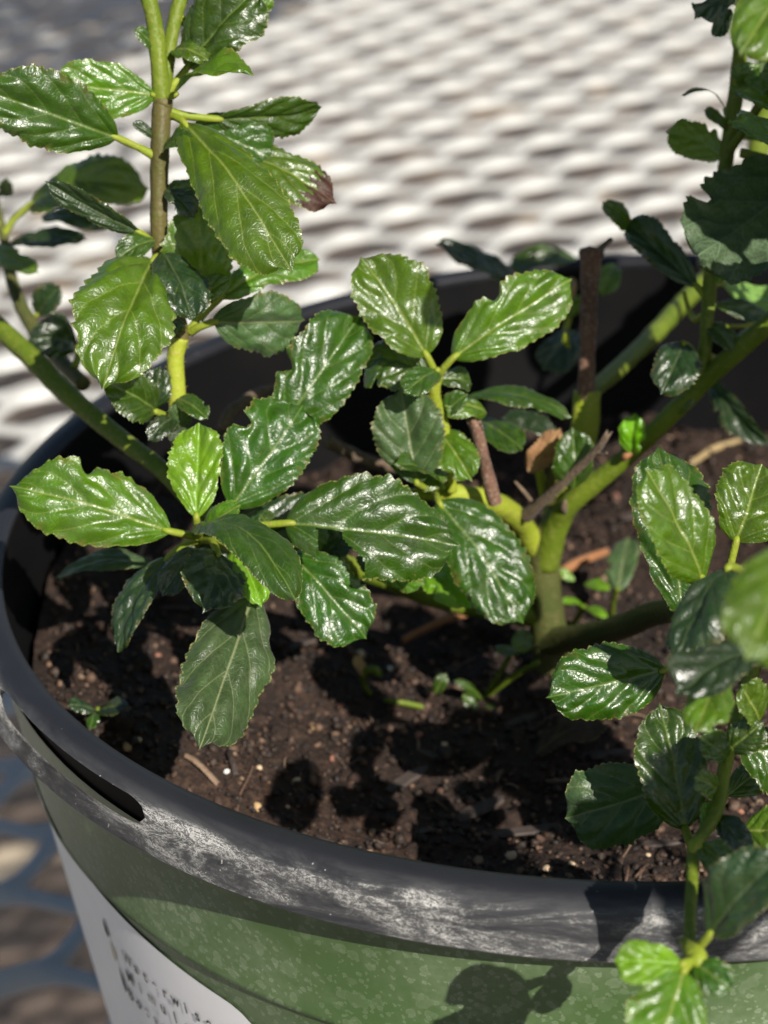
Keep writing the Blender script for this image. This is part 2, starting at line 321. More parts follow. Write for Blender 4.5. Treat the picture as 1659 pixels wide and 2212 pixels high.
def slot_cutter(th_a, th_b, r0, r1):
    """rounded slot in the rim's shoulder: sweeps a quad radially outward between two angles"""
    vs = []; fs = []; n = 40; per = []
    for i in range(n + 1):
        s = i / n; e = min(s, 1 - s) * 2; half = math.sqrt(max(0.0, 1 - (1 - min(1, e / .22)) ** 2)) * .0017 + .00012
        th = math.radians(th_a + (th_b - th_a) * s)
        for (r, z) in ((.1080, .0045), (.1175, -.0010 - .0)):
            pass
        # slot axis direction (r,z) = (.7,.7); width direction (.64,-.77)
        cx, cz = .1102, -.0026; ax, az = .86, .51; wx, wz = .51, -.86
        for (a, wd) in ((-.0032, -half), (.006, -half), (.006, half), (-.0032, half)):
            r = cx + ax * a + wx * wd; z = cz + az * a + wz * wd
            vs.append((r * math.sin(th), -r * math.cos(th), z - TZ))
    for i in range(n):
        for q in range(4): fs.append((i * 4 + q, i * 4 + (q + 1) % 4, (i + 1) * 4 + (q + 1) % 4, (i + 1) * 4 + q))
    fs.append((3, 2, 1, 0)); fs.append((n * 4, n * 4 + 1, n * 4 + 2, n * 4 + 3))
    me = bpy.data.meshes.new('cut'); me.from_pydata(vs, [], fs); me.update()
    b = bmesh.new(); b.from_mesh(me); bmesh.ops.recalc_face_normals(b, faces=b.faces); b.to_mesh(me); b.free()
    o = bpy.data.objects.new('cut', me); COL.objects.link(o); return o
cuts = [slot_cutter(a, b, 0, 0) for (a, b) in ((-59, -37), (61, 83), (181, 203))]
for c in cuts:
    md = rim.modifiers.new('b', 'BOOLEAN'); md.operation = 'DIFFERENCE'; md.object = c; md.solver = 'EXACT'; c.location = (0, 0, TZ)
bpy.context.view_layer.update()
dg = bpy.context.evaluated_depsgraph_get(); nm = bpy.data.meshes.new_from_object(rim.evaluated_get(dg)); rim.modifiers.clear(); rim.data = nm
for c in cuts: bpy.data.objects.remove(c)
nm.polygons.foreach_set('use_smooth', [True] * len(nm.polygons))
try: nm.set_sharp_from_angle(angle=math.radians(40))
except Exception: pass

# sticker, wrapped round the wall
def wallpt(th, z, off): th = math.radians(th); r = wr(z) + off; return V3((r * math.sin(th), -r * math.cos(th), z - TZ))
def sticker_mat(name, base, rough):
    m, t, b = mat(name); tc = nd(t, 'ShaderNodeTexCoord'); n = noisen(t, tc.outputs['Object'], 200, 4)
    lk(t, mixc(t, n, tuple(c * .9 for c in base), base), b.inputs['Base Color']); b.inputs['Roughness'].default_value = rough; return m
M_PAPER = sticker_mat('sticker_paper', (.74, .73, .74), .45); M_INK = sticker_mat('sticker_ink', (.025, .035, .03), .6); M_INKF = sticker_mat('sticker_ink_faded', (.23, .23, .22), .6); M_INKT = sticker_mat('sticker_ink_tan', (.52, .45, .33), .6)
TH1, ZT, ZB, TH0 = -31.5, -.0350, -.092, -100
vs = []; fs = []; NX, NZ = 64, 40
for i in range(NX + 1):
    for j in range(NZ + 1):
        a = i / NX; bb = j / NZ; th = TH0 + (TH1 - TH0) * a; rc = .0065; arc = math.radians(TH1 - th) * .1; z0, z1 = ZT - .00022 * (max(th, -65) + 40), ZB
        if arc < rc: dz = rc - math.sqrt(max(0, rc * rc - (rc - arc) ** 2)); z0 -= dz; z1 += dz
        vs.append(wallpt(th, z0 + (z1 - z0) * bb, .00025))
for i in range(NX):
    for j in range(NZ): fs.append((i * (NZ + 1) + j, i * (NZ + 1) + j + 1, (i + 1) * (NZ + 1) + j + 1, (i + 1) * (NZ + 1) + j))
stk = mesh_obj('sticker', vs, fs, M_PAPER, pot); stk['label'] = 'white paper sticker with faded printing'
def letter(ch, th, z, hgt, m):
    cu = bpy.data.curves.new('t', 'FONT'); cu.body = ch; cu.size = 1.0; cu.offset = .028; cu.align_x = 'CENTER'
    o = bpy.data.objects.new('t', cu); COL.objects.link(o); dg = bpy.context.evaluated_depsgraph_get(); me = bpy.data.meshes.new_from_object(o.evaluated_get(dg)); bpy.data.objects.remove(o)
    b = bmesh.new(); b.from_mesh(me)
    bmesh.ops.triangulate(b, faces=b.faces)
    for v in b.verts:
        x, y = v.co.x * hgt * 1.1, v.co.y * hgt * 1.35
        v.co = wallpt(th + math.degrees(x / .1), z + y, .0005)
    b.to_mesh(me); b.free(); me.materials.append(m); q = bpy.data.objects.new('lettering', me); COL.objects.link(q); q.parent = stk
def line(text, th0, dth, z, hgt, faded=()):
    for k, ch in enumerate(text):
        if ch != ' ': letter(ch, th0 + dth * k, z, hgt, M_INKF if k in faded else M_INK)
line('Waterwise', -49.3, 1.42, -.0440, .0023, (0, 3))
line('Mimulus', -49.9, 1.75, -.0483, .0024, (1, 2))
line('Botanicals', -51, 1.42, -.0530, .0023, (2, 3))
def blob(th, z, w_, h_, m):
    vs = [wallpt(th, z, .0005)]; n = 20
    for k in range(n):
        a = 2 * math.pi * k / n; y = math.sin(a) * h_; x = math.cos(a) * w_ * (1 - .5 * (y / h_ + 1) / 2 * 1.4); vs.append(wallpt(th + math.degrees(x / .1), z + y, .0005))
    q = mesh_obj('printed_emblem', vs, [(0, k + 1, (k + 1) % n + 1) for k in range(n)], m, stk)
blob(-52.5, -.0403, .0008, .0019, M_INK); blob(-52.3, -.0446, .0008, .0022, M_INKT); blob(-51.9, -.0500, .0007, .0026, M_INK)

# ------------------------------------------------------------------ soil
def soil_h(x, y):
    h = -.0345 + .0035 * noise.noise(V3((x * 26, y * 26, 1.3))) + .0022 * noise.noise(V3((x * 75, y * 75, 4.2))) + .0011 * noise.noise(V3((x * 220, y * 220, 8)))
    h += .019 * max(0, min(1, (-x - .045) / .05)) * max(0, min(1, (.075 - y) / .04)) * max(.25, min(1, (y + .085) / .05)) + .003 * noise.noise(V3((x * 48, y * 48, 7.7)))
    h += .005 * max(0, 1 - math.hypot(x + .062, y + .048) / .035)                 # heaped by the front left wall
    return h
def soil_material():
    m, t, b = mat('potting_soil'); tc = nd(t, 'ShaderNodeTexCoord'); co = tc.outputs['Object']
    n1 = noisen(t, co, 130, 6, .7); n2 = noisen(t, co, 700, 4, .7); n3 = noisen(t, co, 30, 3)
    c = ramp(t, n2, [(.25, (.006, .004, .003)), (.5, (.026, .014, .009)), (.68, (.07, .038, .023)), (.85, (.16, .095, .06))])
    c = mixc(t, ramp(t, n3, [(.35, 0.0), (.7, .7)]), c, (.016, .011, .009))
    lk(t, c, b.inputs['Base Color']); b.inputs['Roughness'].default_value = .75; b.inputs['Specular IOR Level'].default_value = .3
    lk(t, bump(t, mth(t, 'ADD', n2, n1), 1, .0012), b.inputs['Normal']); return m
M_SOIL = soil_material()
def crumb_material(name, stops):
    m, t, b = mat(name); at = nd(t, 'ShaderNodeAttribute', attribute_name='tint'); tc = nd(t, 'ShaderNodeTexCoord')
    n = noisen(t, tc.outputs['Object'], 1500, 3); c = ramp(t, at.outputs['Fac'], stops)
    lk(t, mixc(t, mth(t, 'MULTIPLY', n, .5), c, (.03, .02, .015)), b.inputs['Base Color']); b.inputs['Roughness'].default_value = .62; b.inputs['Specular IOR Level'].default_value = .4
    lk(t, bump(t, n, .8, .0004), b.inputs['Normal']); return m
M_CRUMB = crumb_material('soil_crumbs', [(0, (.008, .005, .004)), (.45, (.030, .017, .011)), (.75, (.08, .044, .028)), (.93, (.16, .095, .058)), (1, (.33, .24, .16))])
NR, NT = 46, 150; vs = [(0, 0, soil_h(0, 0))]; fs = []
for i in range(1, NR + 1):
    r = .1018 * i / NR
    for k in range(NT):
        th = 2 * math.pi * k / NT; x, y = r * math.cos(th), r * math.sin(th); vs.append((x, y, soil_h(x, y)))
for k in range(NT): fs.append((0, 1 + k, 1 + (k + 1) % NT))
for i in range(NR - 1):
    for k in range(NT): fs.append((1 + i * NT + k, 1 + (i + 1) * NT + k, 1 + (i + 1) * NT + (k + 1) % NT, 1 + i * NT + (k + 1) % NT))
soil = mesh_obj('potting_soil', vs, fs, M_SOIL); tag(soil, 'dark crumbly brown potting soil filling the pot', 'soil', kind='stuff')
ICO = bmesh.new(); bmesh.ops.create_icosphere(ICO, subdivisions=1, radius=1); IV = [v.co.copy() for v in ICO.verts]; IF = [tuple(v.index for v in f.verts) for f in ICO.faces]; ICO.free()
def rock(sz, sq=(1, 1, 1), j=.45):
    q = Matrix.Rotation(random.uniform(0, 6.28), 3, V3((random.gauss(0, 1), random.gauss(0, 1), random.gauss(0, 1))).normalized())
    return [q @ V3((v.x * sz * sq[0] * random.uniform(1 - j, 1 + j), v.y * sz * sq[1] * random.uniform(1 - j, 1 + j), v.z * sz * sq[2] * random.uniform(1 - j, 1 + j))) for v in IV]
vs = []; fs = []; tint = []
BIG = bmesh.new(); bmesh.ops.create_icosphere(BIG, subdivisions=3, radius=1); BV = [v.co.copy() for v in BIG.verts]; BF = [tuple(v.index for v in f.verts) for f in BIG.faces]; BIG.free()
cv = []; cf = []
for k in range(330):
    th = random.uniform(0, 6.28); r = .098 * math.sqrt(random.random()); x, y = r * math.cos(th), r * math.sin(th); sz = random.choice((.0012, .0016, .0022, .003)) * random.uniform(.7, 1.3)
    if r + sz > .0995: continue
    o = len(cv); sd = random.uniform(0, 99); c = V3((x, y, soil_h(x, y) - sz * .1)); sq = V3((1, random.uniform(.6, 1), random.uniform(.45, .8)))
    for v in BV:
        d = 1 + .5 * noise.noise(v * 1.3 + V3((sd, 0, 0))) + .28 * noise.noise(v * 3.4 + V3((0, sd, 0))) + .14 * noise.noise(v * 8 + V3((0, 0, sd))); cv.append(c + V3((v.x * sq.x, v.y * sq.y, v.z * sq.z)) * sz * d)
    cf += [tuple(a + o for a in f) for f in BF]
cl = mesh_obj('soil_clods', cv, cf, M_SOIL, soil); cl['kind'] = 'stuff'
for k in range(15000):
    while True:
        x, y = random.uniform(-.104, .104), random.uniform(-.104, .104)
        if math.hypot(x, y) < .1: break
    front = y < .02
    if not front and random.random() < .5: continue
    sz = random.choice((.0003, .0004, .0004, .0005, .0007)) * random.uniform(.7, 1.5)
    if random.random() < .01: sz *= 1.6
    c = V3((x, y, soil_h(x, y) + sz * random.uniform(-.1, .8))); o = len(vs); ti = random.random() ** 1.5 * .97
    for v in rock(sz, (1, random.uniform(.5, 1), random.uniform(.5, 1.2))): vs.append(c + v); tint.append(ti)
    fs += [tuple(a + o for a in f) for f in IF]
for k in range(420):
    th = random.uniform(0, 6.28); r = .097 * math.sqrt(random.random()); x, y = r * math.cos(th), r * math.sin(th); L_ = random.uniform(.002, .007); an = random.uniform(0, 6.28); wd = random.choice((.00012, .0002, .0005)); ti = random.choice((.3, .6, .8, .95))
    pr = None; bx_, by_ = math.cos(an), math.sin(an); bow = random.uniform(-.25, .25)
    if math.hypot(x + bx_ * L_, y + by_ * L_) > .099: continue
    for q in range(5):
        f_ = q / 4; X = x + bx_ * L_ * f_ - by_ * bow * L_ * f_ * (1 - f_); Y = y + by_ * L_ * f_ + bx_ * bow * L_ * f_ * (1 - f_); Z = soil_h(X, Y) + .0004 + .0006 * math.sin(f_ * 3.14); k0 = len(vs)
        vs += [V3((X - by_ * -wd, Y + bx_ * -wd, Z)), V3((X, Y, Z + wd * .8)), V3((X - by_ * wd, Y + bx_ * wd, Z))]; tint += [ti] * 3
        if q: fs += [(k0 - 3, k0 - 2, k0 + 1, k0), (k0 - 2, k0 - 1, k0 + 2, k0 + 1)]
cr = mesh_obj('soil_crumbs', vs, fs, M_CRUMB, soil); cr['kind'] = 'stuff'
at = cr.data.attributes.new('tint', 'FLOAT', 'POINT'); at.data.foreach_set('value', tint)

def simple_mat(name, a, b2, rough=.7, scale=700):
    m, t, b = mat(name); tc = nd(t, 'ShaderNodeTexCoord'); n = noisen(t, tc.outputs['Object'], scale, 4)
    lk(t, mixc(t, n, a, b2), b.inputs['Base Color']); b.inputs['Roughness'].default_value = rough; lk(t, bump(t, n, .7, .0005), b.inputs['Normal']); return m
M_PEB = [simple_mat('pebble_tan', (.24, .14, .06), (.5, .34, .17)), simple_mat('pebble_red', (.16, .06, .04), (.34, .16, .10)), simple_mat('pebble_white', (.6, .58, .54), (.8, .78, .74)), simple_mat('pebble_buff', (.34, .24, .15), (.6, .45, .3))]
def soil_at(px, py):                    # where the view ray through a pixel meets the soil
    d = .30
    while d < .5:
        p = P(px, py, d)
        if p.z <= soil_h(p.x, p.y): return p
        d += .0004
    return p
def pebble(px, py, size, k, label, group):
    p = soil_at(px, py); s = size * .5 / FPX * (p - CAM).dot(FW)
    b = bmesh.new(); bmesh.ops.create_icosphere(b, subdivisions=2, radius=1); sd = random.uniform(0, 99)
    for v in b.verts: v.co = V3((v.co.x, v.co.y * .85, v.co.z * .75)) * s * (1 + .35 * noise.noise(v.co * 1.6 + V3((sd, 0, 0))))
    me = bpy.data.meshes.new('pebble'); b.to_mesh(me); b.free(); me.polygons.foreach_set('use_smooth', [True] * len(me.polygons)); me.materials.append(M_PEB[k])
    o = bpy.data.objects.new('pebble', me); COL.objects.link(o); o.location = p + V3((0, 0, s * .25)); o.rotation_euler = (random.uniform(-.4, .4), random.uniform(-.4, .4), random.uniform(0, 6)); tag(o, label, 'pebble', group)
pebble(275, 1618, 26, 0, 'amber pebble on the soil against the inner side of the slotted rim', None)
pebble(490, 1668, 15, 2, 'tiny round white perlite bead in the sunlit soil by the rim', None)
pebble(840, 1450, 21, 2, 'white perlite bead beside the curled green sprout on the soil', None)
pebble(1105, 1852, 30, 3, 'buff pebble at the foot of the front wall of the pot', None)
pebble(680, 1580, 26, 0, 'orange brown pebble in the sunny patch of soil beyond the rim', None)
pebble(555, 1745, 24, 0, 'ochre pebble half buried where soil meets the front rim', None)
for (x, y, s, k) in ((700, 1380, 34, 1), (775, 1418, 32, 3), (735, 1530, 22, 1), (640, 1690, 22, 3), (905, 1590, 22, 1), (840, 1600, 18, 1), (960, 1610, 16, 3), (985, 1440, 22, 1), (1060, 1345, 20, 1), (590, 1580, 16, 1), (1160, 1440, 20, 1), (1180, 1880, 22, 3), (1040, 1890, 18, 1), (1235, 1870, 20, 3), (1330, 1080, 30, 1), (1375, 1000, 22, 1), (1410, 880, 24, 1), (1350, 905, 22, 3), (1500, 1000, 26, 3), (1560, 1720, 20, 3), (1600, 1755, 18, 1), (420, 1560, 14, 1), (340, 1420, 20, 1), (395, 1375, 24, 1), (300, 1600, 15, 3), (560, 1660, 14, 3), (620, 1745, 14, 3), (1400, 1850, 16, 3), (1200, 1690, 20, 1), (720, 1640, 18, 1)):
    wh = 'on the soil beyond the slanting green branch' if y < 1150 else 'at the foot of the front wall under the hanging shoot' if y > 1840 or x > 1500 else 'on the sunlit soil by the slotted rim' if x < 660 else 'on the shaded soil around the curled sprout' if y < 1500 else 'on the dark soil between rim and bark slivers'
    pebble(x, y, s, k, {1: 'small reddish brown lump ', 3: 'small buff stone chip '}[k] + wh, {1: 'reddish lumps ', 3: 'buff stone chips '}[k] + wh)
M_BARK = simple_mat('bark_chip', (.018, .013, .011), (.07, .05, .04), .75, 500)
def bark(px, py, L, W_, ang):
    p = soil_at(px, py); dd = (p - CAM).dot(FW) / FPX; l, w_ = L * dd, W_ * dd; vs = []; fs = []; n = 7
    for i in range(n):
        s = i / (n - 1) - .5; ww = w_ * .5 * (1 - abs(2 * s) ** 3 * .6) * random.uniform(.75, 1.1)
        for (a, z) in ((-1, 0), (-.8, .35), (.8, .3), (1, 0), (.8, -.4), (-.8, -.4)): vs.append((s * l + random.uniform(-.03, .03) * l, a * ww, z * w_ * .35 + .06 * l * (.25 - s * s)))
    for i in range(n - 1):
        for q in range(6): fs.append((i * 6 + q, i * 6 + (q + 1) % 6, (i + 1) * 6 + (q + 1) % 6, (i + 1) * 6 + q))
    fs += [tuple(range(5, -1, -1)), tuple(range((n - 1) * 6, n * 6))]
    o = mesh_obj('bark_chip', vs, fs, M_BARK, loc=p + V3((0, 0, w_ * .25)), smooth=False); o.rotation_euler = (random.uniform(-.15, .15), random.uniform(-.15, .15), ang); wh = 'beyond the slanting green branch' if py < 1200 else 'under the hanging matte leaf' if px < 700 else 'beside the front wall of the pot' if py > 1750 else 'on the dark soil near the fallen brown leaf'; tag(o, ('long' if L > 115 else 'short') + ' dark sliver of bark ' + wh, 'bark chip', ('long' if L > 115 else 'short') + ' bark slivers ' + wh)
for a in ((1010, 1770, 190, 45, .6), (1180, 1800, 260, 34, .2), (880, 1690, 120, 34, .9), (1290, 1640, 150, 34, .1), (760, 1690, 70, 28, 2.2), (1420, 1830, 150, 30, .15), (940, 1640, 90, 24, -.4), (1130, 1560, 90, 26, .5), (900, 1800, 80, 24, .2), (640, 1400, 90, 26, .4), (560, 1460, 60, 22, 1.3), (1540, 1810, 120, 26, .1), (1380, 1120, 90, 30, .5), (1500, 1080, 130, 30, 1.0), (1600, 1120, 110, 26, .7)): bark(*a)

# ------------------------------------------------------------------ the shrub
TB = soil_at(1190, 1425); PLANT_O = TB.copy()
plant = empty('potted_shrub', PLANT_O); tag(plant, 'leafy shrub with glossy quilted dark green leaves and green stems growing in the pot', 'shrub')
def stem(name, pts, m, parent=plant, lump=.10, label=None, seg=14, **kw):
    """pts: (px, py, depth, width in px)"""
    q = []
    for (x, y, d, wpx) in pts:
        p = P(x, y, d) - PLANT_O; q.append((p.x, p.y, p.z, wpx * .5 / FPX * d))
    vs, fs = tube(q, seg=seg, lump=lump, seed=len(bpy.data.objects), **kw)
    if m in (M_STEM, M_STEMY, M_STEMB, M_STEMD):        # short pale hairs on the living stems
        tmp = bpy.data.meshes.new('t'); tmp.from_pydata([tuple(v) for v in vs], [], fs); tmp.update(); hr = random.Random(3); nb0 = len(vs)
        for vv in tmp.vertices:
            if vv.index % 2 or hr.random() < .4: continue
            p = vv.co.copy(); nn = vv.normal.copy(); tg = nn.orthogonal().normalized(); h_ = hr.uniform(.0002, .0006); nn = (nn + V3((hr.gauss(0, .4), hr.gauss(0, .4), hr.gauss(0, .4)))).normalized(); k0 = len(vs)
            vs += [p - tg * .00003, p + tg * .00003, p + nn * h_]; fs.append((k0, k0 + 1, k0 + 2))
        bpy.data.meshes.remove(tmp)
    o = mesh_obj(name, vs, fs, m, parent)
    if label: o['label'] = label
    return o
NU, NV = 72, 13
def leaf_mesh(name, B, T, wid, nrm, fold=.25, curl=.08, edge=.12, m=None, a=.55, b=.42, quilt=1.0, petiole=None, hole=None, tipm=None, wave=.05, teeth=1.0, twist=0.0, bend=0.0, seed=None, pw=.00058):
    """B,T world points of blade base and tip, wid blade width in metres, nrm the way the upper side faces"""
    rs = random.Random(seed if seed is not None else random.random()); ax = (T - B); L = ax.length; ex = ax.normalized()
    a = a + rs.uniform(-.08, .10); b = b + rs.uniform(-.06, .12); wid = wid * rs.uniform(.86, 1.04); ch = rs.random() < .28; cu_, cs_, cr_ = rs.uniform(.3, .85), rs.choice((-1, 1)), rs.uniform(.05, .11)
    ez = (nrm - ex * nrm.dot(ex)).normalized(); ey = ez.cross(ex)
    mx = (a / (a + b)) ** a * (b / (a + b)) ** b; hw = wid / 2; nt_ = rs.randint(13, 17); fj = rs.uniform(.0, .24); curl += rs.uniform(-.03, .07); edge += rs.uniform(.05, .32); wave += rs.uniform(0, .09); twist += rs.uniform(-.25, .25); o1, o2 = rs.uniform(0, 9), rs.uniform(0, 9)
    vs = []; fs = []; uvn = []; uvm = []; mi = []
    for i in range(NU + 1):
        u = i / NU; uu = min(max(u, .004), .996); S = (uu ** a) * ((1 - uu) ** b) / mx
        for j in range(-NV, NV + 1):
            v = j / NV; av = abs(v); sg = 1 if v > 0 else -1
            asym = 1 + .10 * sg * math.sin(o1 + u * 2)
            saw = ((u * nt_ + (o1 if sg > 0 else o2)) % 1.0)
            ta = .075 * (.45 + .8 * abs(noise.noise(V3((math.floor(u * nt_ + o1) * .73, sg * 2.0, o1))) * 2)); tooth = (ta if saw < .3 else ta * max(0, 1 - (saw - .3) / .5)) - .02
            he = hw * S * asym * (1 + teeth * (tooth * (.4 + .6 * S)) * av ** 8 + (.16 * noise.noise(V3((u * 3.5 + o1 * 5, sg * 3.3, o2))) + .09 * noise.noise(V3((u * 11 + o2, sg * 5.1, o1)))) * av)
            if ch and sg == cs_: he *= 1 - .32 * max(0, 1 - ((u - cu_) / cr_) ** 2) * av ** 2      # nibbled margin
            y = v * he; x = u * L + teeth * .35 * hw * .1 * (av ** 8) * (1 - saw) * S + .10 * av * av * hw * S - .06 * L * u ** 6 * av
            tt = (u - .44 * av ** 1.15) * 3.8; fr = tt % 1.0; bul = math.sin(math.pi * fr) ** .7 if tt > -.6 else .5
            groove = 1 - math.exp(-(y / (.13 * hw)) ** 2)
            z = quilt * .10 * hw * (bul - .6) * groove * (1 - .35 * av ** 3) - quilt * .03 * hw * (1 - groove)
            z += (fold + fj) * abs(y)
            z -= edge * hw * S * av ** 3.2
            z += wave * hw * math.sin(u * 9 + o1 + 2.2 * sg) * av ** 2
            z += (.17 * hw * noise.noise(V3((u * 2.3 + o1 * 3, v * 1.6, o2))) + .07 * hw * noise.noise(V3((u * 6 + o2 * 3, v * 4, o1)))) * min(1, u * 3) + quilt * .036 * hw * noise.noise(V3((x * 750 + o1 * 7, y * 750, o2)))
            z += curl * L * 4 * u * (1 - u) + bend * L * u * u * (1 if u > 0 else 0)
            tw = twist * u; yy = y * math.cos(tw); z = z + y * math.sin(tw)
            vs.append(ex * x + ey * yy + ez * z); uvn.append((u, v * .5 + .5)); uvm.append((u * L * 100 + o1, y * 100))
    K = 2 * NV + 1
    for i in range(NU):
        for j in range(K - 1):
            if hole and hole((i + .5) / NU, (j + .5 - NV) / NV): continue
            fs.append((i * K + j, (i + 1) * K + j, (i + 1) * K + j + 1, i * K + j + 1)); mi.append(2 if tipm and (i / NU + .05 * math.sin(j * 1.3)) > tipm[1] else 0)
    if petiole is not None:
        q = petiole - B; o = len(vs); r = pw; d = -ex
        mid = q * .5 + d * q.length * .12
        pv, pf = tube([(q.x, q.y, q.z, r * 1.25), (mid.x, mid.y, mid.z, r), (0, 0, 0, r * .9), (ex.x * L * .05, ex.y * L * .05, ex.z * L * .05, r * .5)], seg=8, n=5, lump=.05)
        vs += pv; uvn += [(0, .5)] * len(pv); uvm += [(0, 0)] * len(pv)
        fs += [tuple(k + o for k in f) for f in pf]; mi += [1] * len(pf)
    me = bpy.data.meshes.new(name); me.from_pydata([tuple(v) for v in vs], [], fs); me.update()
    me.materials.append(m or M_MATURE); me.materials.append(M_PET)
    if tipm: me.materials.append(tipm[0])
    me.polygons.foreach_set('use_smooth', [True] * len(fs)); me.polygons.foreach_set('material_index', mi)
    for nm_, src in (('norm', uvn), ('metric', uvm)):
        lay = me.uv_layers.new(name=nm_); flat = []
        for l in me.loops: flat += src[l.vertex_index]
        lay.data.foreach_set('uv', flat)
    return me
def leaf(parent, pb, pt, wpx, n=(.12, .3, 1), m=None, pet=None, name='leaf', label=None, origin=None, mirror=None, **kw):
    B, T = P(*pb), P(*pt)
    if mirror is not None:              # blade tilted so that it mirrors the sun, give or take `mirror`
        c = (B + T) * .5; hv = ((CAM - c).normalized() + sdir).normalized() + RT * mirror[0] + UP * mirror[1]; hv.normalize()
        r1 = (T - CAM); k = (B - CAM).dot(hv) / r1.dot(hv); k = max(.93, min(1.07, k)); T = CAM + r1 * k; n = (hv.dot(RT), hv.dot(UP), -hv.dot(FW))
    wpx *= .93
    d = (pb[2] + pt[2]) * .5
    me = leaf_mesh(name, B, T, wpx / FPX * d, CV(n), m=m, petiole=P(*pet) if pet else None, seed=int(pb[0] * 7 + pb[1] * 13 + pt[0]), **kw)
    o = bpy.data.objects.new(name, me); COL.objects.link(o); o.parent = parent; o.location = B - (origin if origin is not None else PLANT_O)
    if label: o['label'] = label
    return o

# --- woody frame
trunk = stem('trunk', [(1192, 1450, .391, 92), (1190, 1400, .389, 84), (1178, 1310, .385, 78), (1172, 1230, .382, 74), (1185, 1160, .379, 66), (1212, 1108, .377, 56)], M_STEMD, label='thick olive main stem rising from the soil')
arm = stem('branch', [(1176, 1220, .381, 62), (1205, 1130, .376, 54), (1240, 1080, .372, 47), (1350, 990, .366, 42), (1440, 905, .361, 42), (1540, 805, .356, 44), (1659, 700, .350, 45), (1800, 570, .343, 42)], M_STEM, label='long hairy green branch slanting up to the right')
knob = stem('branch', [(1165, 1190, .381, 56), (1128, 1140, .376, 54), (1095, 1105, .367, 56), (1050, 1082, .360, 52), (1000, 1070, .357, 46), (950, 1062, .355, 36), (860, 1075, .352, 28)], M_STEMY, label='swollen yellow green branch below the cut stub')
stub1 = stem('cut_stub', [(1070, 1085, .352, 33), (1062, 1060, .351, 32), (1048, 1000, .349, 27), (1034, 945, .347, 27), (1026, 915, .346, 32)], M_WOOD, lump=.16, rough_end=.0022, label='short pale brown pruned stub with frayed top')
stub2g = stem('branch', [(1180, 1170, .380, 46), (1205, 1090, .379, 54), (1240, 1000, .376, 60), (1262, 930, .374, 62), (1268, 845, .373, 60)], M_STEMY)
stub2 = stem('cut_stub', [(1264, 862, .3725, 40), (1268, 780, .371, 37), (1271, 700, .370, 37), (1273, 620, .369, 39), (1276, 570, .369, 45), (1277, 548, .369, 55)], M_WOOD, lump=.14, rough_end=.0015, label='tall dark red brown pruned stub')
stem('twig', [(1320, 515, .372, 10), (1290, 545, .370, 20), (1282, 560, .369, 26)], M_DEAD)
twig1 = stem('twig', [(1135, 1115, .368, 30), (1170, 1085, .364, 24), (1240, 1020, .357, 20), (1290, 970, .352, 18), (1312, 940, .350, 14)], M_DEAD, lump=.25, rough_end=.001, label='thin dark dead twig lying across the branches')
stem('twig', [(1285, 975, .353, 10), (1300, 982, .351, 6), (1311, 978, .350, 5)], M_DEAD)
armback = stem('branch', [(1268, 850, .373, 35), (1320, 810, .385, 39), (1400, 735, .405, 40), (1480, 650, .425, 40), (1570, 560, .445, 39)], M_STEM)
low_right = stem('branch', [(1180, 1385, .388, 66), (1250, 1378, .378, 58), (1340, 1355, .363, 56), (1440, 1320, .346, 54), (1540, 1330, .318, 46), (1640, 1420, .298, 40)], M_STEMD, label='thick low branch running right just above the soil')
low_left = stem('branch', [(1165, 1330, .386, 52), (1080, 1318, .381, 50), (960, 1295, .374, 48), (860, 1262, .367, 46), (760, 1225, .359, 44), (640, 1180, .350, 42), (520, 1150, .343, 40), (430, 1095, .341, 40), (350, 1015, .345, 40), (270, 955, .351, 41), (150, 855, .359, 44), (60, 765, .366, 46), (0, 712, .371, 46), (-80, 645, .378, 46)], M_STEM, label='long green branch reaching over the left of the pot')
shootA = stem('shoot', [(400, 1075, .343, 34), (388, 980, .341, 36), (383, 880, .339, 37), (379, 780, .337, 36), (392, 722, .336, 34), (372, 650, .335, 34), (348, 560, .333, 36), (344, 500, .332, 38), (344, 400, .331, 40), (346, 300, .330, 42), (352, 215, .330, 44)], M_STEMB, label='upright brownish shoot carrying opposite pairs of leaves')
stem('node', [(338, 240, .3298, 8), (352, 222, .3296, 46), (358, 200, .3296, 8)], M_STEMB, parent=shootA, lump=.3)
stem('shoot_base', [(384, 885, .3385, 39), (379, 780, .3365, 38), (390, 730, .3355, 37)], M_STEMY, parent=shootA)
shootT = stem('shoot', [(350, 235, .330, 39), (345, 160, .329, 39), (335, 60, .328, 37), (318, -10, .327, 35), (270, -130, .325, 32), (250, -320, .325, 26), (262, -520, .33, 19)], M_STEM)
shootU = stem('shoot', [(356, 200, .331, 30), (365, 120, .332, 29), (380, 30, .333, 32), (405, -40, .334, 32), (440, -160, .336, 28), (470, -360, .34, 23), (480, -560, .345, 16)], M_STEM)
mstem = stem('shoot', [(975, 1060, .353, 26), (968, 1000, .350, 26), (958, 930, .346, 28), (948, 895, .344, 30), (938, 850, .341, 27), (945, 812, .339, 24)], M_STEMY)
rstem = stem('shoot', [(1500, 835, .357, 26), (1513, 796, .356, 28), (1524, 741, .355, 29), (1530, 660, .354, 30), (1536, 582, .353, 32), (1552, 470, .352, 30), (1568, 350, .351, 32), (1580, 270, .350, 34), (1592, 180, .349, 33), (1600, 90, .347, 31), (1610, -40, .345, 30), (1625, -250, .342, 26), (1620, -480, .34, 18)], M_STEM)
stem('shoot', [(1578, 320, .350, 24), (1600, 290, .348, 20), (1635, 235, .345, 20), (1690, 160, .340, 18), (1760, 40, .336, 16)], M_STEM, parent=rstem)
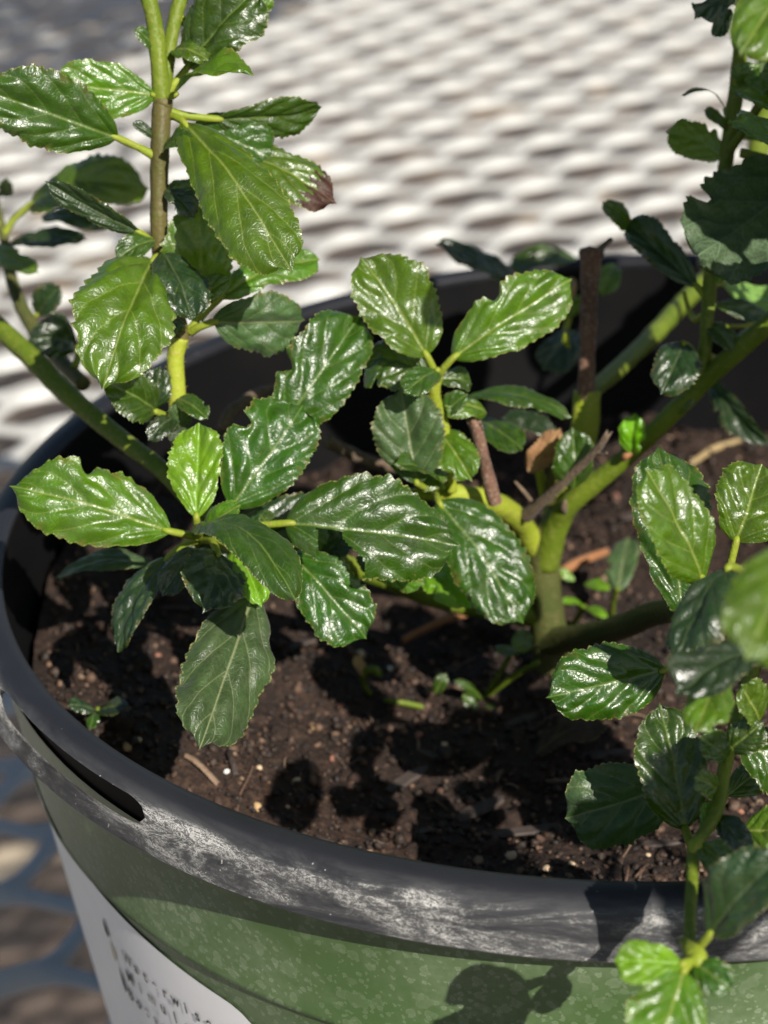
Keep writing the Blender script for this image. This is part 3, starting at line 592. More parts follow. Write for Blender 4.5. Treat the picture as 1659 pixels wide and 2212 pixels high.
sstem = stem('shoot', [(1640, 1400, .296, 34), (1612, 1490, .291, 32), (1590, 1560, .287, 30), (1568, 1650, .283, 30), (1550, 1745, .278, 30), (1520, 1800, .274, 27), (1500, 1832, .271, 29), (1494, 1920, .264, 27), (1490, 2020, .257, 26), (1498, 2060, .254, 37), (1500, 2088, .253, 32), (1490, 2140, .252, 16)], M_STEM, label='slender shoot hanging over the front rim')
stem('node', [(1470, 2030, .2585, 10), (1495, 2050, .2545, 40), (1506, 2075, .2525, 44), (1500, 2100, .252, 10)], M_PET, parent=sstem, lump=.25)
stem('node', [(1515, 1805, .2735, 10), (1503, 1828, .270, 36), (1497, 1850, .269, 10)], M_PET, parent=sstem, lump=.25)
shootL = stem('shoot', [(180, 830, .366, 34), (140, 790, .372, 34), (90, 735, .380, 34), (45, 660, .386, 30), (22, 590, .390, 26), (8, 510, .394, 20), (-20, 400, .398, 18)], M_STEMD)
stem('twig', [(705, 955, .372, 30), (750, 975, .376, 30), (800, 998, .380, 28), (860, 1010, .385, 24)], M_DEAD, lump=.2)
stem('twig', [(478, 932, .372, 26), (500, 890, .374, 28), (560, 848, .380, 22), (600, 838, .384, 14)], M_DEAD, lump=.2)

# --- leaves on the upright left shoot
MT, LT, YG, MA, DK = M_MATURE, M_LIGHT, M_YOUNG, M_MATTE, M_DARK
leaf(shootT, (275, -55, .326), (10, -30, .322), 150, (.1, .7, 1), MT, pet=(312, -20, .327))
leaf(shootA, (336, 205, .329), (110, 178, .324), 140, (.20, .12, 1), LT, pet=(352, 215, .330), fold=.12, curl=.03, mirror=(0, 0.02))
leaf(shootA, (252, 297, .327), (-45, 190, .318), 175, (.25, -.25, 1), MT, pet=(330, 335, .330), fold=.45, curl=.03, edge=.3)
leaf(shootU, (405, 145, .332), (560, -25, .327), 175, (-.25, .1, 1), MT, pet=(362, 200, .331), fold=.42, curl=.05)
leaf(shootU, (412, -12, .336), (500, 22, .338), 70, (.2, .6, 1), DK, pet=(395, -20, .334))
leaf(shootU, (500, 95, .335), (566, -40, .333), 100, (.35, .1, 1), LT, pet=(380, 30, .333))
leaf(shootA, (376, 205, .328), (548, 160, .320), 120, (.05, .95, .75), LT, pet=(354, 212, .330), fold=.3, wave=.16)
leaf(shootA, (470, 257, .333), (698, 232, .338), 118, (-.1, -.85, .8), MT, pet=(360, 240, .331), fold=.3, curl=.05)
leaf(shootA, (395, 262, .328), (632, 588, .312), 172, (.10, .35, 1), LT, pet=(362, 250, .331), fold=.10, curl=.08, a=.5, b=.36, label='largest pale leaf hanging from the shoot')
leaf(shootA, (420, 268, .334), (590, 345, .332), 150, (.2, .15, 1), MT, fold=.15, mirror=(0, 0))
leaf(shootA, (470, 320, .338), (728, 440, .336), 150, (.25, .35, 1), LT, fold=.2, tipm=(M_BROWN, .78), label='leaf with a dead brown tip')
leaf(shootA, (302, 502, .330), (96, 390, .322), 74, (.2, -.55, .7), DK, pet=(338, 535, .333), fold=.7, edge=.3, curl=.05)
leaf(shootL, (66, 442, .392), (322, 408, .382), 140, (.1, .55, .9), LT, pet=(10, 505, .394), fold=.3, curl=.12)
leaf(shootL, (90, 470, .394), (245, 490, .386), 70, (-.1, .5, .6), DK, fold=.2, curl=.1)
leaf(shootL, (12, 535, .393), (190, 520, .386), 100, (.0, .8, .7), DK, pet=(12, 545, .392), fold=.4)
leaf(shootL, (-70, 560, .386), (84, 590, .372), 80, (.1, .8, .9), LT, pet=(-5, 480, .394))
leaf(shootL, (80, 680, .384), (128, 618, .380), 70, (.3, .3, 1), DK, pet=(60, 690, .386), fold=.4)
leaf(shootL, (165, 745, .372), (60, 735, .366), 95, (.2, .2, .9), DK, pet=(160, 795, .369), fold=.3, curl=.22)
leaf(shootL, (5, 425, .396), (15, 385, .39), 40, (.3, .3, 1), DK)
leaf(shootA, (332, 560, .330), (222, 838, .315), 222, (.05, .2, 1), LT, pet=(350, 555, .333), fold=.14, curl=.10, a=.42, b=.5, label='broad pale green leaf turned to the light')
leaf(shootA, (352, 545, .330), (415, 695, .322), 120, (.35, .35, .8), DK, fold=.35, curl=.06)
leaf(shootA, (438, 648, .335), (428, 430, .331), 172, (.10, .15, 1), LT, pet=(412, 712, .336), fold=.22, curl=.02, a=.42, b=.55)
leaf(shootA, (478, 642, .336), (690, 555, .342), 120, (.0, .75, .8), LT, pet=(430, 690, .336), fold=.22, curl=.05)
leaf(shootA, (462, 696, .334), (658, 690, .340), 158, (.15, -.35, .8), MA, pet=(412, 716, .336), fold=.15, quilt=.6, label='dull leaf showing its hairy veined face')
leaf(shootA, (338, 890, .334), (212, 822, .326), 118, (.1, .25, 1), MT, pet=(378, 905, .340), fold=.25)
leaf(shootA, (330, 885, .337), (345, 790, .335), 80, (.3, .25, 1), DK, fold=.3)
leaf(shootA, (392, 935, .338), (392, 870, .334), 62, (.1, .5, 1), MA)
leaf(shootA, (372, 935, .335), (415, 960, .330), 50, (.1, .6, 1), MA)
leaf(shootA, (440, 640, .339), (400, 620, .338), 40, (.1, .4, 1), LT)
# --- rosette at the left middle
leaf(low_left, (368, 1148, .326), (20, 1050, .315), 205, (.16, .34, 1), LT, pet=(432, 1160, .330), fold=.14, curl=.05, label='glossy leaf reaching out over the left rim', mirror=(-0.06, 0.12))
leaf(low_left, (424, 1118, .322), (430, 912, .318), 132, (.15, .22, 1), YG, pet=(430, 1150, .328), fold=.16, curl=-.03, quilt=1.2, label='bright yellow green young leaf', mirror=(-.22, .2))
leaf(low_left, (500, 1095, .326), (655, 875, .320), 200, (.20, .12, 1), MT, pet=(440, 1150, .330), fold=.10, curl=.04, a=.48, b=.36, label='big glossy leaf with strong highlights', mirror=(0.02, 0))
leaf(low_left, (600, 935, .334), (778, 680, .326), 195, (.20, .12, 1), MT, pet=(520, 1060, .338), fold=.10, curl=.05, a=.45, b=.40, mirror=(-0.02, 0.02))
def bite(u, v):
    return v < -.06 - .05 * math.sin(u * 9) and .16 + .10 * abs(v) * (1 - abs(v)) < u < .40 + .05 * math.sin(v * 6) - .06 * (v + 1) ** 2
leaf(low_left, (618, 1130, .323), (992, 1178, .313), 240, (.12, .26, 1), MT, pet=(450, 1160, .330), fold=.10, curl=.05, hole=bite, a=.40, b=.40, label='leaf with a large chewed hole beside its midrib', mirror=(-0.05, 0.1))
leaf(low_left, (438, 1140, .316), (640, 1300, .293), 160, (.25, .55, .8), MT, pet=(432, 1160, .330), fold=.18, curl=.12, label='out of focus leaf pointing at the viewer')
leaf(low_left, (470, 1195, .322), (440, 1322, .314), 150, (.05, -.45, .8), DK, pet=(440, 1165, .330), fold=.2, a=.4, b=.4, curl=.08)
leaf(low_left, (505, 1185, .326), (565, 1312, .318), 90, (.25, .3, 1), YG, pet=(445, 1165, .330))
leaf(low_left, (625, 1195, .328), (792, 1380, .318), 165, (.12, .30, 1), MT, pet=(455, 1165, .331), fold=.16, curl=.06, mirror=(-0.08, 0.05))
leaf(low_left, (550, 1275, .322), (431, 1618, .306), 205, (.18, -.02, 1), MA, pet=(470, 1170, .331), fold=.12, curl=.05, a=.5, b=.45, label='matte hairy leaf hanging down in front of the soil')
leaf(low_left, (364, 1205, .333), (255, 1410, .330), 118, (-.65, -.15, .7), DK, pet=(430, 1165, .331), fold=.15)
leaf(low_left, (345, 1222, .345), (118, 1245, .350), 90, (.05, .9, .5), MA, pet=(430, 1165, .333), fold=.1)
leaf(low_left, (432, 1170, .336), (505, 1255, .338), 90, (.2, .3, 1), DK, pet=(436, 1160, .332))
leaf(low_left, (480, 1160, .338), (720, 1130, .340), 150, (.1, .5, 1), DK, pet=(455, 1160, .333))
# --- leaves right of the rosette, under the stub
leaf(knob, (948, 1085, .345), (1132, 1348, .336), 205, (.22, .12, 1), MT, pet=(950, 1065, .355), fold=.08, curl=.07, a=.42, b=.38, label='large rounded leaf in front of the main stem', mirror=(0.05, 0.1))
leaf(knob, (905, 1225, .352), (1018, 1312, .345), 110, (.3, .2, 1), YG)
leaf(knob, (800, 1225, .343), (918, 1262, .338), 75, (.1, .35, 1), LT, edge=.3)
leaf(knob, (795, 1150, .345), (800, 1245, .341), 66, (-.2, .1, .9), DK, fold=.5)
leaf(knob, (640, 1150, .336), (706, 1172, .332), 70, (.1, .4, 1), LT)
leaf(knob, (720, 1290, .348), (640, 1200, .346), 80, (.1, .2, 1), DK)
# --- centre pair and its neighbours
leaf(mstem, (922, 768, .337), (778, 556, .336), 165, (.26, .16, 1), LT, pet=(942, 815, .340), fold=.24, curl=.05, a=.42, b=.42, label='left leaf of the bright central pair', mirror=(0.05, 0.03))
leaf(mstem, (980, 772, .337), (1236, 602, .332), 180, (.02, .20, 1), LT, pet=(946, 815, .340), fold=.18, curl=.06, a=.42, b=.40, label='right leaf of the bright central pair', mirror=(-0.12, 0.06))
leaf(mstem, (925, 805, .342), (788, 778, .344), 150, (-.05, .62, 1), MT, pet=(940, 835, .341), fold=.1, curl=.10)
leaf(mstem, (945, 800, .336), (872, 850, .330), 74, (.15, .55, .9), MT, pet=(942, 825, .340), fold=.2)
leaf(mstem, (902, 1045, .340), (866, 838, .338), 168, (-.18, .20, 1), MA, pet=(958, 1030, .351), fold=.16, curl=.05, label='dull grey green leaf behind the rosette')
leaf(mstem, (952, 1058, .345), (852, 1000, .336), 80, (.1, .75, .7), MT, fold=.3, curl=.10)
leaf(mstem, (945, 930, .347), (1020, 1038, .341), 120, (.1, .25, 1), LT, fold=.2)
leaf(mstem, (1052, 892, .347), (960, 878, .342), 62, (.1, .55, .9), LT, edge=.3, wave=.2)
leaf(mstem, (995, 862, .354), (1236, 902, .350), 90, (-.05, .9, .42), MT, pet=(955, 905, .346), fold=.15, curl=.12)
leaf(mstem, (1038, 908, .358), (1130, 972, .350), 90, (-.2, .8, .6), MT, fold=.2, curl=.05)
leaf(mstem, (1215, 950, .372), (1075, 915, .376), 80, (.0, .8, .5), DK)
leaf(mstem, (1140, 1020, .366), (1212, 925, .362), 62, (.2, .2, 1), M_DRY, wave=.25, label='papery tan dead leaf')
leaf(stub2g, (1240, 1055, .360), (1236, 922, .357), 100, (.1, .3, 1), MT, fold=.2, a=.45)
leaf(stub2g, (1110, 600, .405), (940, 524, .40), 100, (.0, .75, .8), DK, fold=.3, curl=.05)
leaf(stub2g, (1245, 560, .43), (1100, 585, .425), 90, (.0, .7, .8), MT, fold=.2)
leaf(stub2g, (1245, 715, .395), (1172, 800, .388), 90, (.1, .5, 1), DK)
leaf(stub2g, (1330, 570, .40), (1300, 640, .396), 60, (.1, .4, 1), LT)
leaf(stub2g, (1238, 600, .405), (1205, 680, .40), 44, (.1, .4, 1), M_DRY)
leaf(stub2g, (1215, 690, .402), (1262, 640, .40), 40, (.4, .2, 1), LT)
stem('petiole', [(1210, 740, .40, 12), (1228, 690, .402, 14), (1238, 620, .404, 12)], M_STEMY, parent=stub2g)
stem('bud', [(1229, 752, .372, 6), (1223, 735, .371, 16), (1222, 718, .370, 8)], M_STEMY, parent=stub2g)
stem('shoot_base', [(1180, 1085, .374, 26), (1165, 1020, .372, 20), (1150, 985, .370, 12)], M_STEMY, parent=stub2g)
stem('shoot_base', [(1185, 1085, .374, 26), (1192, 1030, .370, 22), (1200, 985, .368, 12)], M_STEMB, parent=stub2g)
stem('bud_scale', [(1112, 1040, .366, 5), (1130, 1060, .366, 9), (1150, 1085, .367, 8)], M_DEAD, parent=stub2g)
# --- right arm and its shoot
leaf(arm, (1368, 982, .362), (1372, 892, .358), 66, (-.3, .2, 1), YG, fold=.5, label='tiny bright leaf sitting on the branch')
leaf(rstem, (1478, 742, .352), (1428, 852, .345), 122, (.05, .35, .9), DK, pet=(1510, 790, .356), fold=.15, a=.35, b=.5)
leaf(rstem, (1495, 795, .3515), (1460, 838, .348), 46, (.7, .2, .6), YG, fold=.2)
leaf(rstem, (1505, 618, .354), (1352, 478, .362), 84, (-.35, .2, .7), DK, pet=(1530, 650, .354), fold=.5, curl=.03)
leaf(rstem, (1362, 492, .362), (1302, 436, .358), 56, (.2, .2, 1), MT, fold=.2)
leaf(rstem, (1562, 338, .351), (1440, 282, .352), 118, (-.1, .75, -.75), LT, fold=.15, curl=.05, label='leaf seen from below glowing against the light')
leaf(rstem, (1568, 240, .350), (1472, 206, .347), 26, (.0, .9, .4), MT, pet=(1572, 268, .350), curl=.22, fold=.3)
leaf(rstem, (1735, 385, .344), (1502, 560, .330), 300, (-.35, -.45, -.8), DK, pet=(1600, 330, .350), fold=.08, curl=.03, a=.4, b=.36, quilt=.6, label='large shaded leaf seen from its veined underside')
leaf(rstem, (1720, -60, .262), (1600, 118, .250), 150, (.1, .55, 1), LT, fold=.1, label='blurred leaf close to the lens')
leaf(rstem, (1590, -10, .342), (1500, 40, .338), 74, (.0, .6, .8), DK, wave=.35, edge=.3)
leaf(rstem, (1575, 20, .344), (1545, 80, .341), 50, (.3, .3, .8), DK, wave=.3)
leaf(rstem, (1600, 150, .347), (1690, 190, .345), 100, (-.3, .3, -.7), MT, pet=(1592, 200, .349))
leaf(rstem, (1600, 300, .356), (1690, 290, .360), 70, (.1, .5, 1), LT)
leaf(rstem, (1560, 612, .370), (1720, 650, .378), 110, (.1, -.5, -.7), YG, pet=(1535, 640, .354))
leaf(rstem, (1545, 660, .362), (1690, 720, .366), 80, (.1, .7, .8), MT)
leaf(rstem, (1560, 780, .372), (1700, 690, .380), 60, (.1, .7, .8), LT, pet=(1530, 720, .356))
leaf(arm, (1540, 820, .380), (1662, 965, .372), 64, (-.5, -.1, .7), DK, fold=.5, pet=(1530, 810, .358))
stem('bud', [(1528, 590, .3525, 8), (1524, 572, .3515, 22), (1521, 552, .351, 10)], M_STEMY, parent=rstem)
stem('petiole', [(1520, 680, .356, 14), (1500, 690, .360, 16), (1485, 660, .362, 10), (1478, 630, .362, 8)], M_STEMY, parent=rstem)
stem('petiole', [(1545, 700, .355, 10), (1600, 705, .358, 9), (1659, 690, .362, 8)], M_STEMY, parent=rstem)
stem('bud_scale', [(1345, 995, .3635, 6), (1352, 985, .362, 16), (1368, 978, .362, 6)], M_STRAW, parent=arm)
stem('bud_scale', [(1225, 1115, .3735, 8), (1218, 1098, .371, 15), (1222, 1080, .370, 6)], M_DEAD, parent=arm)
# --- right cluster, close to the lens
leaf(low_right, (1475, 1330, .318), (1422, 962, .306), 205, (-.12, .15, 1), MT, fold=.12, curl=.04, quilt=1.3, mirror=(-0.05, 0.05))
leaf(low_right, (1520, 1255, .282), (1392, 1010, .276), 200, (.10, .5, 1), LT, pet=(1560, 1340, .29), fold=.16, curl=.08, label='broad blurred leaf in the right hand cluster')
leaf(low_right, (1590, 1170, .308), (1646, 1002, .304), 215, (-.10, .18, 1), LT, pet=(1570, 1260, .312), fold=.30, curl=.04, a=.42, b=.4, mirror=(-0.06, 0.03))
leaf(low_right, (1720, 1170, .226), (1610, 1430, .216), 215, (.1, .35, 1), LT, fold=.15, curl=.08, label='very blurred leaf nearest the lens')
leaf(low_right, (1575, 1225, .268), (1470, 1430, .262), 160, (-.6, .25, .6), DK, pet=(1600, 1290, .28), fold=.12)
leaf(low_right, (1640, 1410, .258), (1462, 1500, .250), 165, (-.25, .75, .8), DK, fold=.12, curl=.08)
leaf(low_right, (1560, 1440, .262), (1500, 1585, .254), 110, (.1, .55, .9), LT, fold=.2)
leaf(low_right, (1436, 1448, .314), (1178, 1508, .307), 178, (.20, .12, 1), MT, pet=(1490, 1420, .316), fold=.12, curl=.03, a=.42, b=.42, quilt=1.2, label='glossy leaf spotlit above the dark soil', mirror=(0, 0))
leaf(sstem, (1470, 1690, .300), (1220, 1768, .297), 225, (-.18, -.10, 1), MA, pet=(1540, 1760, .279), fold=.08, curl=.06, a=.42, b=.42)
leaf(sstem, (1480, 1790, .285), (1425, 1516, .284), 178, (.20, .12, 1), MT, pet=(1505, 1825, .271), fold=.16, curl=.04, quilt=1.2, mirror=(-0.04, 0))
leaf(sstem, (1600, 1600, .292), (1720, 1680, .296), 180, (.1, .2, 1), MT, fold=.1)
leaf(sstem, (1570, 1720, .30), (1660, 1650, .305), 90, (.1, .4, 1), LT)
leaf(sstem, (1608, 1795, .283), (1730, 1800, .280), 120, (.05, .4, 1), LT, pet=(1548, 1760, .279), fold=.1)
leaf(sstem, (1532, 2020, .252), (1690, 1842, .246), 165, (.05, .55, .75), DK, pet=(1502, 2055, .255), fold=.16, curl=.04)
leaf(sstem, (1520, 1812, .276), (1535, 1730, .279), 44, (.1, .3, 1), YG, fold=.4)
leaf(sstem, (1475, 2082, .250), (1325, 2075, .246), 112, (.10, .45, 1), YG, pet=(1498, 2068, .253), fold=.2, curl=.06, mirror=(0, 0.08))
leaf(sstem, (1478, 2095, .250), (1398, 2300, .242), 190, (.12, .30, 1), LT, pet=(1498, 2075, .253), fold=.2, curl=.05, mirror=(0.08, 0.05))
leaf(sstem, (1640, 1560, .284), (1600, 1480, .28), 110, (.2, .5, 1), LT)
# small leaves tucked along the shoots
for (par, pb, pt, wpx, n, m) in (
    (shootA, (352, 330, .329), (420, 300, .324), 50, (.2, .5, 1), MT), (shootA, (338, 300, .330), (285, 265, .328), 34, (.1, .5, 1), DK), (shootA, (356, 410, .330), (420, 470, .328), 58, (.3, .3, 1), DK),
    (shootA, (352, 420, .333), (440, 400, .336), 60, (.1, .6, .9), MT), (shootA, (335, 520, .331), (250, 560, .328), 70, (.05, .4, 1), MT), (shootA, (420, 660, .333), (500, 600, .330), 66, (.2, .4, 1), LT),
    (shootA, (400, 700, .334), (330, 690, .330), 60, (.1, .4, 1), DK), (shootA, (385, 860, .336), (450, 905, .332), 60, (.2, .4, 1), MT), (shootA, (378, 900, .336), (320, 950, .332), 56, (.1, .4, 1), DK),
    (shootU, (372, 110, .331), (450, 130, .327), 70, (.1, .6, .8), LT), (shootU, (400, 60, .333), (470, 150, .330), 80, (.2, .2, 1), MT), (shootT, (338, 110, .329), (290, 60, .326), 40, (.1, .5, 1), MT),
    (mstem, (955, 900, .344), (1010, 850, .341), 56, (.2, .4, 1), MT), (mstem, (950, 930, .345), (880, 960, .341), 70, (.1, .4, 1), DK), (mstem, (945, 820, .341), (1020, 830, .343), 60, (.1, .6, .8), MT), (mstem, (960, 1000, .348), (900, 1060, .342), 70, (.1, .4, 1), LT),
    (low_left, (440, 1150, .328), (520, 1090, .322), 60, (.2, .3, 1), LT), (low_left, (600, 1175, .340), (560, 1110, .334), 80, (.1, .3, 1), MT), (low_left, (700, 1200, .350), (770, 1130, .348), 80, (.1, .3, 1), DK), (low_left, (420, 1180, .330), (350, 1290, .328), 70, (-.2, .2, 1), DK),
    (sstem, (1570, 1640, .283), (1510, 1590, .280), 80, (.1, .3, 1), MT), (sstem, (1556, 1710, .280), (1500, 1680, .277), 60, (.1, .4, 1), LT), (sstem, (1575, 1620, .284), (1650, 1560, .282), 90, (.1, .3, 1), MT), (sstem, (1545, 1760, .278), (1620, 1850, .274), 80, (.1, .3, 1), DK), (sstem, (1510, 1825, .270), (1580, 1880, .266), 80, (.1, .3, 1), MT), (sstem, (1500, 2080, .252), (1580, 2140, .249), 90, (.1, .3, 1), MT),
    (rstem, (1575, 280, .350), (1520, 240, .347), 44, (.1, .4, 1), MT), (rstem, (1590, 200, .349), (1640, 140, .346), 70, (.1, .4, 1), LT), (rstem, (1535, 600, .353), (1590, 560, .349), 56, (.1, .4, 1), LT), (rstem, (1528, 700, .355), (1585, 760, .352), 60, (.1, .4, 1), MT),
    (low_right, (1480, 1320, .332), (1420, 1250, .327), 80, (.1, .3, 1), MT), (low_right, (1560, 1340, .312), (1620, 1280, .305), 110, (.1, .3, 1), LT), (low_right, (1540, 1400, .30), (1450, 1390, .294), 80, (.1, .5, 1), MT), (arm, (1450, 900, .360), (1500, 850, .357), 40, (.1, .4, 1), LT)):
    leaf(par, pb, pt, wpx, n, m, pw=.0004)
# unseen leaves added outside the frame, right and above, to cast shade
off_leaf = [leaf_mesh('leaf', V3((0, 0, 0)), V3((.022, 0, .004)), .0135, V3((0, 0, 1)), fold=.15, curl=.06, m=mm, petiole=V3((-.006, 0, -.003)), seed=sd) for sd, mm in ((1, MT), (2, LT), (3, MT), (4, DK))]
def scatter_leaves(parent, pts, n, rad, rnd, zmin):
    k = 0
    while k < n:
        i = rnd.randrange(len(pts) - 1); f = rnd.random(); p = V3(pts[i]) * (1 - f) + V3(pts[i + 1]) * f
        az = rnd.uniform(0, 6.28); q = p + V3((math.cos(az), math.sin(az), rnd.uniform(-.2, .5))) * rad * rnd.uniform(.1, 1)
        k += 1
        rel = q - CAM; dd = rel.dot(FW); sx = rel.dot(RT) / dd * FPX + 829.5; sy = 1106 - rel.dot(UP) / dd * FPX
        if -160 < sx < 1830 and sy > -170 and sy < 2400: continue
        o = bpy.data.objects.new('leaf', rnd.choice(off_leaf)); COL.objects.link(o); o.parent = parent; o.location = q - PLANT_O
        o.rotation_euler = (rnd.uniform(-.5, .5), rnd.uniform(-.7, .3), az); s = rnd.uniform(.9, 1.35); o.scale = (s, s, s)
rnd = random.Random(5)
PROTECT = [P(*q) for q in ((500, 1800, .30), (650, 1850, .295), (800, 1900, .29), (950, 1930, .287), (1080, 1960, .285), (600, 2000, .305), (800, 2080, .30), (1660, 1300, .22), (1620, 1380, .22), (1300, 1480, .31), (1220, 1500, .309), (1400, 1450, .313), (1450, 1620, .285), (1470, 1720, .285), (1460, 1120, .28), (1430, 1040, .278), (1620, 1080, .306), (1400, 2080, .248), (1440, 2180, .246), (1600, 1790, .283))]
def shade_leaves(parent, targets, t0, t1):
    pts = []
    for (tp, n) in targets:
        for k in range(n):
            q = tp + sdir * rnd.uniform(t0, t1) + V3((rnd.gauss(0, .008), rnd.gauss(0, .008), rnd.gauss(0, .006)))
            rel = q - CAM; dd = rel.dot(FW); sx = rel.dot(RT) / dd * FPX + 829.5; sy = 1106 - rel.dot(UP) / dd * FPX
            if any((pp - q).dot(-sdir) > 0 and ((pp - q) - sdir * (pp - q).dot(sdir)).length < .017 for pp in PROTECT): continue
            if dd < .06 or (sx < 1659 + .03 / dd * FPX and sy > -.03 / dd * FPX): continue
            o = bpy.data.objects.new('leaf', rnd.choice(off_leaf)); COL.objects.link(o); o.parent = parent; o.location = q - PLANT_O
            o.rotation_euler = (sdir + V3((rnd.gauss(0, .3), rnd.gauss(0, .3), rnd.gauss(0, .3)))).to_track_quat('Z', 'X').to_euler(); s_ = rnd.uniform(1.0, 1.4); o.scale = (s_, s_, s_); pts.append(q)
    return pts
def wstem(pts, m, label=None):
    vs, fs = tube([(V3(p[:3]) - PLANT_O).to_tuple() + (p[3],) for p in pts], lump=.05); o = mesh_obj('branch', vs, fs, m, plant)
    if label: o['label'] = label
    return o
top_pts = [(.035, .135, .05, .0024), (.040, .150, .14, .0022), (.025, .18, .24, .0020), (.01, .22, .34, .0017), (-.01, .26, .42, .0012)]
b_end = P(1570, 560, .445)
def table_at(px, py): r = P(px, py, 1) - CAM; return CAM + r * ((TZ - CAM.z) / r.z)
shade_crown = [table_at(x, y) + sdir * .93 for (x, y) in ((-60, 40), (100, 20), (200, 120), (60, 180), (300, 0), (450, 40), (620, -30), (350, 90), (150, -60), (0, 250))]  # unseen foliage placed to cast shade on the far table
top_pts = top_pts[:2] + [tuple((V3(top_pts[1][:3]) * (1 - k) + sum(shade_crown, V3()) / len(shade_crown) * k)) + (.002 - .001 * k,) for k in (.4, .75, 1)]
tall = wstem([tuple(b_end) + (.0021,), (b_end.x + .008, b_end.y + .008, b_end.z + .035, .0022)] + [(b_end.x + .006, b_end.y + .02, .12, .002)] + top_pts[2:], M_STEM)  # added branch rising out of view, holding up the shade foliage
scatter_leaves(tall, [tuple(c) for c in shade_crown], 330, .045, rnd, .1)
sh1 = shade_leaves(low_right, [(soil_at(x, y), 9) for (x, y) in ((780, 1800), (860, 1770), (870, 1830), (940, 1850), (780, 1500), (860, 1500), (950, 1520), (820, 1600), (900, 1620), (980, 1600), (800, 1700), (900, 1720), (1000, 1700), (1050, 1620), (1000, 1800), (1080, 1850), (740, 1560), (1100, 1720), (1150, 1830), (840, 1660), (930, 1780), (720, 1440))] + [(P(x, y, .281), 2) for (x, y) in ((1260, 1950), (1340, 1960), (1420, 1960), (1300, 2020), (1380, 2030))], .13, .25)  # added leaves out of view that shade the soil and front rim
sh2 = shade_leaves(rstem, [(P(x, y, .338), 2) for (x, y) in ((1560, 420), (1620, 400), (1600, 500), (1560, 540), (1650, 480), (1640, 560), (1570, 620))], .05, .08)  # added leaves that keep the large underside leaf in shade
for par, sp in ((low_right, sh1), (rstem, sh2)):
    if sp:
        sp.sort(key=lambda q: q.z); c0 = sum(sp, V3()) / len(sp); lo, hi = sp[0], sp[-1]; st_ = P(1640, 1420, .298) if par is low_right else P(1690, 160, .340)
        vs, fs = tube([(V3(p_) - PLANT_O).to_tuple() + (r_,) for p_, r_ in ((st_, .0013), (st_ * .5 + c0 * .5, .0012), (c0, .001), (c0 * .4 + hi * .6, .0008), (hi, .0005))], lump=.05); mesh_obj('shoot', vs, fs, M_STEM, plant)  # added shoot carrying those unseen shade leaves
scatter_leaves(arm, [tuple(P(1800, 570, .343)), tuple(P(2050, 380, .335))], 26, .03, rnd, 0)
scatter_leaves(rstem, [tuple(P(1615, -180, .343)), tuple(P(1620, -480, .34))], 16, .022, rnd, 0)
scatter_leaves(shootT, [tuple(P(262, -230, .325)), tuple(P(262, -520, .33))], 12, .02, rnd, 0)
scatter_leaves(shootU, [tuple(P(455, -240, .337)), tuple(P(480, -560, .345))], 12, .02, rnd, 0)

# ------------------------------------------------------------------ small things on the soil
def seedling(label, stems, leaves, group=None):
    base = soil_at(*stems[0][0][:2]); e = empty('seedling', base); tag(e, label, 'seedling', group)
    for st in stems:
        q = []
        for (x, y, dz, wpx) in st:
            d0 = (base - CAM).dot(FW); p = P(x, y, d0 + dz) - base; q.append((p.x, p.y, p.z, wpx * .5 / FPX * d0))
        vs, fs = tube(q, seg=8, n=5, lump=.05); mesh_obj('stem', vs, fs, M_STEM, e)
    for (b, t, wpx, n, m) in leaves:
        d0 = (base - CAM).dot(FW); leaf(e, (b[0], b[1], d0 + b[2]), (t[0], t[1], d0 + t[2]), wpx, n, m, origin=base, quilt=.3, teeth=.2, fold=.12, a=.5, b=.45)
seedling('weed seedling with slender stems and a rounded leaf beside the main stem', [[(1045, 1510, 0, 13), (1080, 1455, -.006, 13), (1105, 1410, -.010, 11)], [(1048, 1508, 0, 13), (1110, 1460, -.006, 14), (1165, 1430, -.010, 11)]],
         [((1110, 1405, -.010), (1150, 1372, -.006), 60, (.2, .5, 1), LT), ((1120, 1408, -.012), (1072, 1408, -.016), 44, (-.1, .6, .8), MT), ((1042, 1510, -.002), (980, 1470, -.006), 30, (.1, .5, 1), MT), ((1045, 1515, -.002), (1090, 1560, -.004), 26, (.1, .5, 1), MT)])
seedling('weed seedling with one dark upright leaf behind the main stem', [[(1322, 1345, 0, 12), (1325, 1300, -.006, 12), (1335, 1270, -.010, 12)]], [((1335, 1275, -.010), (1358, 1160, -.004), 74, (-.2, .1, 1), MA)])
seedling('bright green clover like seedling behind the low branch', [[(1232, 1360, 0, 16), (1250, 1330, -.004, 14), (1262, 1310, -.007, 12)]],
         [((1262, 1312, -.007), (1212, 1300, -.010), 34, (.0, .8, .6), YG), ((1264, 1312, -.007), (1312, 1335, -.012), 34, (.1, .8, .6), YG), ((1262, 1260, -.008), (1318, 1275, -.012), 36, (.1, .6, .9), YG), ((1240, 1255, -.004), (1205, 1230, -.004), 30, (.1, .6, .9), YG)])
seedling('tiny curled yellow green sprout on the shaded soil', [[(800, 1500, 0, 12), (785, 1475, -.002, 14), (790, 1450, -.004, 18), (812, 1448, -.005, 20), (820, 1462, -.005, 12)]], [((790, 1460, -.004), (765, 1415, -.004), 30, (.1, .5, 1), M_DRY)])
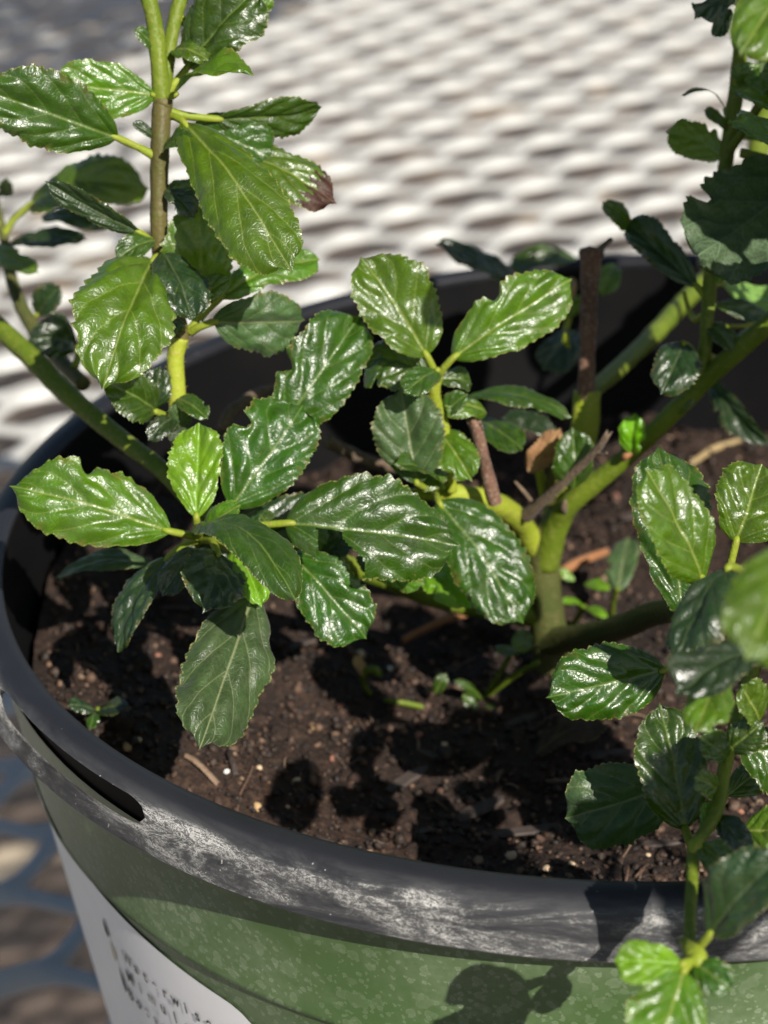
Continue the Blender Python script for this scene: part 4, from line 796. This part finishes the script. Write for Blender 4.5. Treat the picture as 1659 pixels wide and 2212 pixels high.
seedling('low sprig of dark rounded blue green leaves against the left wall', [[(205, 1560, 0, 12), (208, 1545, -.003, 12), (212, 1530, -.005, 10)]], [((210, 1535, -.005), (280, 1525, -.008), 56, (.1, .8, .8), DK), ((205, 1535, -.005), (145, 1525, -.008), 50, (-.1, .8, .8), DK), ((206, 1540, -.006), (195, 1575, -.010), 30, (.0, .7, .8), MT)])
seedling('pale fallen sprout with two small leaves lying on dark soil', [[(925, 1530, 0, 12), (880, 1520, -.001, 14), (830, 1512, -.002, 10)]], [((940, 1500, -.003), (965, 1455, -.004), 34, (.1, .5, 1), MT), ((1000, 1500, -.003), (1030, 1540, -.003), 30, (.1, .5, .9), MT)])
def straw(label, pts, m, name='fallen_twig', cat='twig'):
    q = []; base = soil_at(pts[0][0], pts[0][1])
    for (x, y, dz, wpx) in pts:
        a_, b_ = soil_at(*pts[0][:2]), soil_at(*pts[-1][:2]); k_ = (x - pts[0][0]) / (pts[-1][0] - pts[0][0]); p = a_ * (1 - k_) + b_ * k_ + V3((0, 0, dz)); d0 = (p - CAM).dot(FW); q.append(tuple(p - base) + (wpx * .5 / FPX * d0,))
    vs, fs = tube(q, seg=10, n=6, lump=.12); o = mesh_obj(name, vs, fs, m, loc=base); tag(o, label, cat)
straw('orange brown dry stalk lying on the soil behind the main stem', [(1170, 1300, .003, 20), (1240, 1262, .004, 22), (1312, 1222, .003, 18)], M_STRAW)
straw('reddish dry twig on the shaded soil under the leaves', [(870, 1405, .002, 16), (960, 1368, .003, 18), (1060, 1335, .002, 14)], M_STRAW)
straw('thin dark root strand lying across the front soil', [(1180, 1700, .001, 10), (1280, 1690, .002, 12), (1390, 1720, .001, 10)], M_DEAD)
straw('pale yellow straw lying on the soil near the back of the pot', [(1490, 1015, .001, 12), (1540, 985, .002, 16), (1600, 960, .001, 10)], M_LITTER)
b0 = soil_at(1160, 1650)
fl = leaf_mesh('fallen_leaf', b0 + V3((0, 0, .002)), soil_at(1310, 1600) + V3((0, 0, .003)), 0.007, V3((0, -.2, 1)), m=M_FALLEN, fold=.1, wave=.25, curl=.08, seed=4)
o = bpy.data.objects.new('fallen_leaf', fl); COL.objects.link(o); o.location = b0 + V3((0, 0, .002)); tag(o, 'brown fallen leaf lying flat on the dark front soil', 'fallen leaf')
